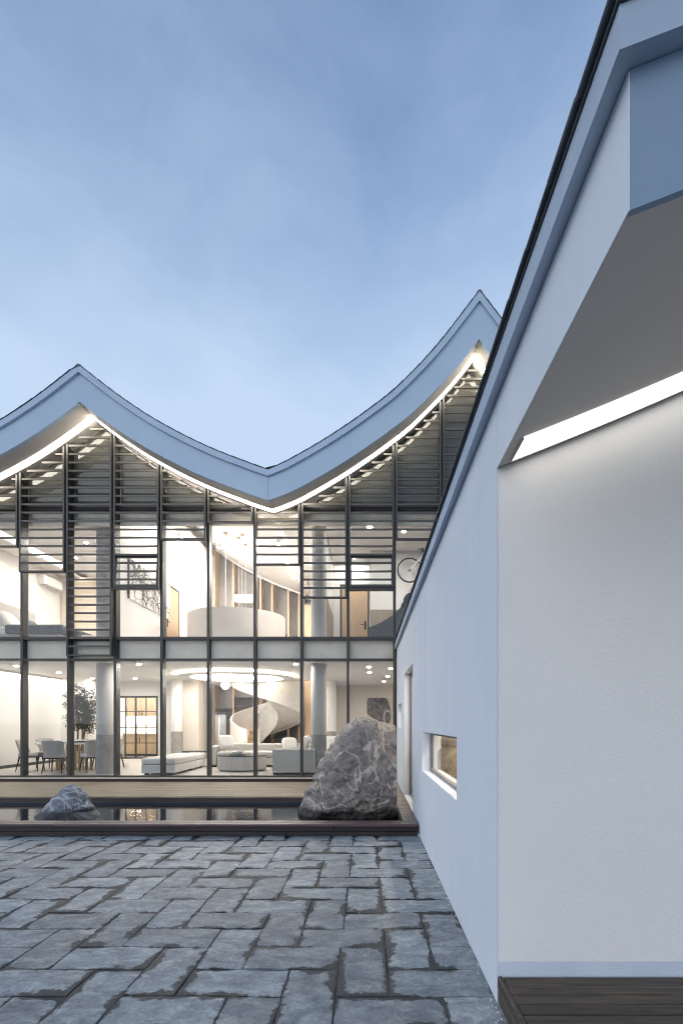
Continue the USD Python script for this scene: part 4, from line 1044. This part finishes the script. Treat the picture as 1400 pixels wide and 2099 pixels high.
for base, tip in tips:
    for _ in range(34):
        s_ = rs.uniform(0.35, 1.1)
        p = base + (tip - base) * s_ + rs.normal(0, 0.055, 3)
        a = rs.uniform(0, 2 * np.pi); dr = rs.uniform(-0.9, 0.2)
        d = np.array([np.cos(a) * np.cos(dr), np.sin(a) * np.cos(dr), np.sin(dr)])
        w = np.cross(d, (0, 0, 1.0)); w /= np.linalg.norm(w) + 1e-9
        up = np.cross(w, d)
        L_, B_ = rs.uniform(0.07, 0.12), rs.uniform(0.014, 0.022)
        i = len(lv)
        lv += [p, p + d * L_ * .5 + w * B_ + up * .004, p + d * L_ - up * 0.015, p + d * L_ * .5 - w * B_ + up * .004]
        lf += [(i, i + 1, i + 2), (i, i + 2, i + 3)]
part("foliage", trimesh.Trimesh(lv, lf, process=False), leaf, tr, kind="stuff")

# ------------------------------------------------------------------ living group
db = thing("daybed", "long pale grey two part upholstered daybed behind the glass", "daybed", (-5.18, 13.2, FLOOR))
for (a, b) in ((12.10, 13.55), (13.56, 14.35)):
    part("base", rbox(-5.60, -4.76, a, b, FLOOR + 0.045, FLOOR + 0.25, 0.02, 1), fabric_light, db, smooth=40)
    part("cushion", rbox(-5.61, -4.75, a - .004, b + .002, FLOOR + 0.252, FLOOR + 0.42, 0.05), fabric_light, db, smooth=50)
for x in (-5.5, -4.86):
    for y in (12.2, 13.45, 14.25):
        part("foot", bx(x - .04, x + .04, y - .04, y + .04, FLOOR, FLOOR + .044), leg_dark, db)
sdt = thing("side_table", "black box side table at the far end of the daybed", "side table", (-5.0, 14.7, FLOOR))
part("table_top", bx(-5.45, -4.62, 14.40, 14.95, FLOOR + .43, FLOOR + .46, .005), black_gloss, sdt)
for x in (-5.44, -4.66):
    part("side_panel", bx(x, x + .03, 14.41, 14.94, FLOOR, FLOOR + .429), shelf_dark, sdt)
ct = thing("coffee_table", "oval drum coffee table in ribbed grey upholstery with a black glass top", "coffee table", (-3.45, 13.3, FLOOR))
CX, CY, RX, RY = -3.40, 13.30, 0.66, 0.46
n = 48
v, f = [], []
for k in range(n * 4):
    a = 2 * np.pi * k / (n * 4)
    g_ = 1 - 0.022 * abs(np.cos(k * np.pi / 4)) ** 6
    for z, s_ in ((0.03, .955), (0.06, 1.0), (0.38, 1.0), (0.405, .985)):
        v.append((CX + RX * g_ * s_ * np.cos(a), CY + RY * g_ * s_ * np.sin(a), FLOOR + z))
for k in range(n * 4):
    for j in range(3):
        p_, q_ = 4 * k + j, 4 * ((k + 1) % (n * 4)) + j
        f += [(p_, q_, q_ + 1), (p_, q_ + 1, p_ + 1)]
part("drum", trimesh.Trimesh(v, f, process=False), fabric, ct, smooth=30)
tp = trimesh.creation.cylinder(1.0, 0.02, sections=64); tp.apply_scale((RX + .005, RY + .005, 1)); tp.apply_translation((CX, CY, FLOOR + .416))
part("glass_top", tp, black_gloss, ct)
ft = trimesh.creation.cylinder(1.0, 0.03, sections=48); ft.apply_scale((RX * .9, RY * .9, 1)); ft.apply_translation((CX, CY, FLOOR + .0155))
part("plinth", ft, shelf_dark, ct)
ty = thing("tea_tray", "small dark tray on the coffee table", "tray", (-3.5, 13.35, FLOOR + .427))
part("tray_base", bx(-3.72, -3.32, 13.2, 13.5, FLOOR + .4265, FLOOR + .445, .004), shelf_dark, ty)
tpz = FLOOR + .446
tpot = thing("teapot", "pale teapot with a looped handle on the dark tray", "teapot", (-3.50, 13.35, tpz))
part("body", trimesh.creation.revolve([(0, 0), (.05, 0), (.085, .03), (.09, .06), (.06, .10), (.03, .115), (0, .12)], sections=24).apply_translation((-3.50, 13.35, tpz)), china, tpot, smooth=50)
part("handle", tube([(-3.50 + .085 * np.cos(q), 13.35, tpz + .085 + .11 * np.sin(q)) for q in np.linspace(0.1, np.pi - .1, 12)], 0.007, 6), china, tpot, smooth=50)
part("spout", cyl((-3.42, 13.35, tpz + .05), (-3.36, 13.35, tpz + .10), 0.016, 0.009, 8), china, tpot, smooth=50)
for i, (x, y) in enumerate(((-3.66, 13.30), (-3.64, 13.42))):
    tag_ = single("teacup", trimesh.creation.revolve([(0, 0), (.022, 0), (.036, .05), (.033, .05), (.02, .008), (0, .008)], sections=18).apply_translation((x, y, tpz)), china,
                  ("pale teacup on the tray, the one nearer the glass", "pale teacup on the tray, the one farther from the glass")[i], "teacup", smooth=50)

sf = thing("corner_sofa", "large pale grey L shaped sofa around the coffee table", "sofa", (-2.6, 14.2, FLOOR))
def cush(name, *a, r=0.05): return part(name, rbox(*a, r), fabric, sf, smooth=50)
cush("arm", -2.36, -1.28, 12.12, 12.40, FLOOR + .05, FLOOR + .64, r=.03)
cush("base", -2.36, -1.28, 12.41, 15.30, FLOOR + .05, FLOOR + .27, r=.03)
cush("base", -4.40, -2.37, 14.30, 15.30, FLOOR + .05, FLOOR + .27, r=.03)
cush("backrest", -1.52, -1.26, 12.41, 15.30, FLOOR + .272, FLOOR + .66)
cush("backrest", -4.40, -1.53, 15.06, 15.32, FLOOR + .272, FLOOR + .66)
cush("arm", -4.62, -4.41, 14.28, 15.32, FLOOR + .05, FLOOR + .62)
cush("seat_cushion", -2.36, -1.53, 12.42, 13.70, FLOOR + .272, FLOOR + .45)
cush("seat_cushion", -2.36, -1.53, 13.71, 15.05, FLOOR + .272, FLOOR + .45)
cush("seat_cushion", -4.40, -3.40, 14.30, 15.05, FLOOR + .272, FLOOR + .45)
cush("seat_cushion", -3.39, -2.37, 14.30, 15.05, FLOOR + .272, FLOOR + .45)
for (x, y) in ((-2.28, 12.2), (-1.36, 12.2), (-2.28, 14.2), (-4.5, 14.4), (-4.5, 15.2), (-1.36, 15.2)):
    part("foot", bx(x - .05, x + .05, y - .05, y + .05, FLOOR, FLOOR + .049), leg_dark, sf)
def pillow(loc, rx, rz, s, lab, m=fabric_light):
    p = trimesh.creation.icosphere(4, 1.0); v = p.vertices
    g_ = np.sign(v) * np.abs(v) ** 0.42
    v = np.stack([g_[:, 0] * .5, v[:, 1] * 0.22 * (1 - 0.6 * (np.abs(g_[:, 0] * g_[:, 2])) ** 1.5), g_[:, 2] * .5], 1) * s
    wr = (meshkit.fbm(v * 14 + loc[0], 3, 2) - .5) * 0.02
    v = v + wr[:, None] * np.array([0.3, 1, 0.3])
    p = trimesh.Trimesh(v, p.faces, process=False)
    p.apply_transform(trimesh.transformations.euler_matrix(math.radians(rx), 0, math.radians(rz), "sxyz"))
    p.apply_translation(loc)
    return single("cushion", p, m, lab, "cushion", smooth=True)
pillow((-4.22, 14.62, FLOOR + .72), -20, 24, 0.44, "pale crumpled cushion leaning on the left arm of the sofa")
pillow((-2.35, 14.86, FLOOR + .64), -28, 20, 0.46, "flat lying cushion in the far corner of the sofa")
pillow((-1.72, 13.3, FLOOR + .70), -22, -78, 0.50, "cushion on the right side of the sofa nearest the glass")
pillow((-1.75, 13.95, FLOOR + .70), -22, -85, 0.50, "cushion on the right side of the sofa behind the nearest one")
ac = thing("tower_air_conditioner", "tall silver cylindrical floor air conditioner with a black top", "air conditioner", (-4.72, 15.75, FLOOR))
part("body", cyl((-4.72, 15.75, FLOOR), (-4.72, 15.75, FLOOR + 1.56), .165, n=32), silver, ac, smooth=40)
part("cap", cyl((-4.72, 15.75, FLOOR + 1.561), (-4.72, 15.75, FLOOR + 1.64), .166, n=32), rubber, ac, smooth=40)
part("outlet_slot", bx(-4.74, -4.70, 15.575, 15.60, FLOOR + .5, FLOOR + 1.5, .004), plastic_white, ac)
dr = thing("drawer_cabinet", "small white drawer cabinet behind the right grey column", "cabinet", (-1.2, 16.4, FLOOR))
part("carcass", bx(-1.45, -0.95, 16.2, 16.6, FLOOR, FLOOR + .85, .006), plastic_white, dr)
for k in range(3):
    d_ = part("drawer", bx(-1.44, -0.96, 16.18, 16.199, FLOOR + .06 + .26 * k, FLOOR + .30 + .26 * k, .003), plastic_white, dr)
    part("knob", cyl((-1.2, 16.15, FLOOR + .18 + .26 * k), (-1.2, 16.18, FLOOR + .18 + .26 * k), .016, n=10), leg_dark, d_)

# pictures
def emboss(name, bg, nodes, links):
    usdkit.material(stage, M(name), nodes, links, surface="p.BSDF"); return M(name)
jar = thing("jar_picture", "unframed picture of a weathered clay jar lying on its side", "picture", (0.5, 19.49, 2.0))
jx0, jx1, jz0, jz1 = PX(752, 19.48), PX(806, 19.48), PZ(1497, 19.48), PZ(1431, 19.48)
part("canvas", bx(jx0, jx1, 19.472, 19.498, jz0, jz1), mat("canvas_paper", (0.66, 0.58, 0.52), rough=0.9), jar)
jm = mat("jar_print", (0.22, 0.19, 0.18), (0.09, 0.075, 0.07), scale=6, rough=0.9, detail=9, lo=0.35, hi=0.6)
t_ = np.linspace(0, 2 * np.pi, 40)
jc = ((jx0 + jx1) / 2 - 0.05, (jz0 + jz1) / 2 + 0.12)
w_, h_ = (jx1 - jx0), (jz1 - jz0)
from shapely import affinity, union_all
e_ = affinity.translate(affinity.scale(Point(0, 0).buffer(1, 24), .17 * w_, .245 * h_), jx0 + .78 * w_, jz1 - .60 * h_)
b_ = Point(jx0 + .40 * w_, jz1 - .28 * h_).buffer(.46 * w_, 32)
body = union_all([b_, e_]).convex_hull.intersection(sbox(jx0 + .004, jz0 + .004, jx1 - .004, jz1 - .004))
part("jar_print", extr(body, 0.003, "y", 19.468), jm, jar)
e1 = Point(0, 0).buffer(1, 24)
from shapely import affinity
rimo = affinity.translate(affinity.scale(e1, .165 * w_, .24 * h_), jx0 + .78 * w_, jz1 - .60 * h_)
rimi = affinity.translate(affinity.scale(e1, .11 * w_, .18 * h_), jx0 + .79 * w_, jz1 - .61 * h_)
part("rim_print", extr(rimo.difference(rimi), 0.003, "y", 19.464), mat("rim_paper", (0.55, 0.5, 0.47), (0.3, 0.27, 0.25), scale=20, rough=0.9), jar)

bp_ = thing("branch_picture", "wide white picture of bare dark branches on the white upstairs wall", "picture", (-6.08, 13.5, 5.3))
by0, by1, bz0, bz1 = 12.45, 15.0, 4.74, 5.78
part("canvas", bx(-6.098, -6.05, by0, by1, bz0, bz1), mat("white_paper", (0.78, 0.76, 0.74), rough=0.9), bp_)
part("edge_trim", cat([bx(-6.098, -6.046, by0 - .02, by0 - .001, bz0, bz1)]), shelf_dark, bp_)
rb = np.random.RandomState(11)
br = []
def branch(y, z, a, L_, w, depth):
    pts = [(y, z)]
    for _ in range(5):
        a += rb.normal(0, 0.28); y += np.cos(a) * L_ / 5; z += np.sin(a) * L_ / 5
        pts.append((y, z))
        if depth > 0 and rb.rand() < 0.75: branch(y, z, a + rb.choice([-1, 1]) * rb.uniform(.4, 1.0), L_ * .62, w * .6, depth - 1)
    br.append(LineString(pts).buffer(w, cap_style=2, resolution=1))
for (y, z, a) in ((by0, bz0 + .25, .5), (by0, bz0 + .55, .3), (by0, bz0 + .9, .05), (by0 + .3, bz0, 1.2), (by0 + .9, bz0, 1.4), (by0 + 1.5, bz0, 1.1), (by0 + 0.1, bz1, -.8), (by0 + 1.0, bz1, -1.1)):
    branch(y, z, a, 1.0, .012, 3)
from shapely import union_all
bru = union_all(br).intersection(sbox(by0 + .01, bz0 + .01, by1 - .01, bz1 - .01)).simplify(.003)
part("branch_print", extr(bru, 0.003, "x", -6.049), mat("ink", (0.10, 0.075, 0.06), (0.05, 0.04, 0.035), rough=.9), bp_)

# doors upstairs
d1 = thing("wooden_door", "pale wooden door in a black frame in the white upstairs wall by the round parapet", "door", (-6.09, 15.1, UPFLOOR))
y0, y1, z1 = 14.75, 15.72, 5.76
part("door_frame", cat([bx(-6.098, -6.05, y0 - .05, y0, UPFLOOR, z1 + .05), bx(-6.098, -6.05, y1, y1 + .05, UPFLOOR, z1 + .05), bx(-6.098, -6.05, y0, y1, z1, z1 + .05)]), shelf_dark, d1)
part("door_leaf", bx(-6.098, -6.065, y0 + .002, y1 - .002, UPFLOOR + .005, z1 - .002), light_wood, d1)
part("handle", cat([bx(-6.064, -6.05, y0 + .06, y0 + .11, UPFLOOR + .88, UPFLOOR + 1.12), bx(-6.05, -6.02, y0 + .075, y0 + .095, UPFLOOR + 1.03, UPFLOOR + 1.05), bx(-6.03, -6.015, y0 + .08, y0 + .22, UPFLOOR + 1.03, UPFLOOR + 1.05)]), leg_dark, d1)
d2 = thing("wooden_door", "tan wooden door in a dark frame at the right end upstairs near the bicycle", "door", (-0.4, 15.6, UPFLOOR))
Yd = 15.6; xa, xb, z1 = PX(697, Yd), PX(757, Yd), PZ(1198, Yd)
part("door_frame", cat([bx(xa, xa + .055, Yd, Yd + .12, UPFLOOR, z1), bx(xb - .055, xb, Yd, Yd + .12, UPFLOOR, z1), bx(xa + .055, xb - .055, Yd, Yd + .12, z1 - .06, z1)]), dark_metal, d2)
part("door_leaf", bx(xa + .056, xb - .056, Yd + .03, Yd + .07, UPFLOOR + .005, z1 - .061), light_wood, d2)
part("handle", cat([bx(xb - .16, xb - .10, Yd + .015, Yd + .03, UPFLOOR + .95, UPFLOOR + 1.22), bx(xb - .14, xb - .12, Yd - .03, Yd + .015, UPFLOOR + 1.10, UPFLOOR + 1.12), bx(xb - .28, xb - .12, Yd - .04, Yd - .025, UPFLOOR + 1.10, UPFLOOR + 1.12)]), leg_dark, d2)
part("door_lintel_wall", cat([bx(-1.088, xa - .001, Yd, Yd + .1, UPFLOOR, 6.6), bx(xa, xb, Yd, Yd + .1, z1 + .001, 6.6)]), white_wall, d2)

# wall air conditioners
w1 = thing("wall_air_conditioner", "white wall air conditioner on the bookcase upstairs above the round parapet", "air conditioner", P(501, 1227, 19.3))
q0, q1 = P(482, 1219, 19.3), P(521, 1236, 19.3)
part("body", rbox(q0[0], q1[0], 19.2, 19.48, q1[2], q0[2], .04), plastic_white, w1, smooth=50)
part("flap", bx(q0[0] + .05, q1[0] - .05, 19.195, 19.25, q1[2] - .006, q1[2] + .03), silver, w1)
w2 = thing("wall_air_conditioner", "white wall air conditioner high on the bedroom wall behind the bed", "air conditioner", (-10.2, 15.7, 6.0))
part("body", rbox(-10.298, -10.06, 15.25, 16.15, 5.92, 6.22, .04), plastic_white, w2, smooth=50)
part("flap", bx(-10.2, -10.05, 15.3, 16.1, 5.905, 5.925), silver, w2)
# bed
bd = thing("bed", "upholstered bed with a beige headboard upstairs at the left", "bed", (-9.2, 13.9, UPFLOOR))
part("headboard", rbox(-10.28, -10.14, 12.75, 14.98, UPFLOOR + .0, 4.93, .06), fabric, bd, smooth=50)
part("bed_base", rbox(-10.12, -8.10, 12.9, 14.85, UPFLOOR + .05, UPFLOOR + .28, .03), fabric, bd, smooth=50)
part("mattress", rbox(-10.12, -8.08, 12.88, 14.87, UPFLOOR + .281, UPFLOOR + .50, .06), fabric_light, bd, smooth=50)
bl = rbox(-9.55, -8.02, 12.82, 14.93, UPFLOOR + .30, UPFLOOR + .56, .07, 3)
part("blanket", bl, fabric_dark, bd, smooth=60)
pillow((-9.75, 13.3, UPFLOOR + .72), -35, 90, 0.62, "pale pillow on the bed nearest the glass")
pillow((-9.70, 14.2, UPFLOOR + .70), -40, 92, 0.55, "dark pillow on the far side of the bed", fabric_dark)
ns = thing("low_cabinet", "low pale cabinet upstairs beside the left column", "cabinet", (-7.4, 13.2, UPFLOOR))
part("carcass", bx(-7.75, -6.75, 13.3, 13.75, UPFLOOR, UPFLOOR + .32, .01), fabric_light, ns)
part("cabinet_top", bx(-7.77, -6.73, 13.28, 13.77, UPFLOOR + .321, UPFLOOR + .345, .005), warm_wall, ns)

# bicycle on the wall
bc = thing("bicycle", "bicycle hung on the white upstairs wall, one wheel showing beside the annex eave", "bicycle", P(840, 1169, 14.45))
def wheel(c, r, tilt=0):
    rim = trimesh.creation.torus(r - .02, .022, major_sections=48, minor_sections=8)
    rim.apply_transform(trimesh.transformations.rotation_matrix(np.pi / 2, (1, 0, 0))); rim.apply_translation(c)
    w = part("wheel", rim, rubber, bc, smooth=50)
    ri = trimesh.creation.torus(r - .05, .010, major_sections=48, minor_sections=6); ri.apply_transform(trimesh.transformations.rotation_matrix(np.pi / 2, (1, 0, 0))); ri.apply_translation(c)
    part("rim", ri, silver, w, smooth=50)
    sp = [cyl(c, (c[0] + (r - .05) * np.cos(a), c[1], c[2] + (r - .05) * np.sin(a)), .0025, n=4) for a in np.linspace(0, 2 * np.pi, 25)[:-1]]
    part("spoke", cat(sp), silver, w, kind="stuff")
    part("hub", cyl((c[0], c[1] - .05, c[2]), (c[0], c[1] + .05, c[2]), .03, n=12), leg_dark, w)
q = P(840, 1169, 14.45)
wheel(q, 0.375)
q2 = q + np.array([0.72, 0, 0.72]); wheel(q2, 0.375)
hb = q + np.array([0.36, -.02, 0.40]); sd = q + np.array([0.62, 0, 0.02]); bb = q + np.array([.52, 0, .33])
part("fork", cat([cyl(q + (0, -.05, 0), hb + (0, -.02, 0), .016, n=8), cyl(q + (0, .05, 0), hb + (0, .05, 0), .016, n=8)]), plastic_white, bc, smooth=40)
part("frame", tube([hb, bb, q2, sd, hb], .018, 8), plastic_white, bc, smooth=40)
part("handlebar", tube([hb + (-.02, -.02, .06), hb + (-.03, -.22, .10), hb + (-.12, -.24, .16)], .013, 8), leg_dark, bc, smooth=40)
part("saddle", rbox(sd[0] - .13, sd[0] + .13, sd[1] - .07, sd[1] + .07, sd[2] + .08, sd[2] + .13, .02), leg_dark, bc, smooth=40)
# dark ribbed roof piece with a ridge ornament, behind the glass at the right end upstairs
rp = thing("tiled_canopy", "small dark grey ribbed tile canopy with a leaf shaped ridge end behind the upstairs glass", "tiled roof", (0.6, 12.6, UPFLOOR))
rib_grey = mat("rib_grey", (0.22, 0.215, 0.21), rough=0.7)
curve = [(756, 1288), (775, 1281), (795, 1270), (812, 1257), (826, 1242), (838, 1224)]
cx_ = np.array([PX(u, 12.7) for u, v in curve]); cz_ = np.array([PZ(v, 12.7) for u, v in curve])
ff_ = PchipInterpolator(cx_, cz_)
NB = 13
for k in range(NB):
    x0 = cx_[0] + 0.03 * k * 0.0; t = np.linspace(cx_[0], cx_[-1] + .5, 14)
    zz = np.array([float(ff_(min(x, cx_[-1]))) + max(0, x - cx_[-1]) * 1.2 for x in t]) - 0.048 * k
    lo_ = UPFLOOR + 0.01
    keep = zz > lo_ + .01
    if keep.sum() < 2: break
    pts = [(x, 12.60 - 0.006 * k, z) for x, z in zip(t[keep], zz[keep])]
    part("tile_rib", tube(pts, .014, 6), rib_grey, rp, smooth=40)
bpz = [(x, float(ff_(min(x, cx_[-1]))) + max(0, x - cx_[-1]) * 1.2 - .01) for x in np.linspace(cx_[0], cx_[-1] + .5, 14)]
part("roof_board", extr(Polygon(bpz + [(cx_[-1] + .5, UPFLOOR), (cx_[0], UPFLOOR)]).buffer(0), .06, "y", 12.62), tile_dark, rp)
def leafshape(cx, cz, s, a):
    p = Polygon([(0, 0), (.05, .10), (.07, .2), (.04, .3), (0, .36), (-.05, .29), (-.075, .18), (-.05, .08)]).buffer(.01)
    return affinity.translate(affinity.rotate(affinity.scale(p, s, s, origin=(0, 0)), a, origin=(0, 0)), cx, cz)
part("ridge_ornament", cat([extr(leafshape(PX(828, 12.6), PZ(1240, 12.6), .9, -25), .05, "y", 12.55), extr(leafshape(PX(822, 12.6), PZ(1248, 12.6), .55, -30), .05, "y", 12.54)]), tile_dark, rp)
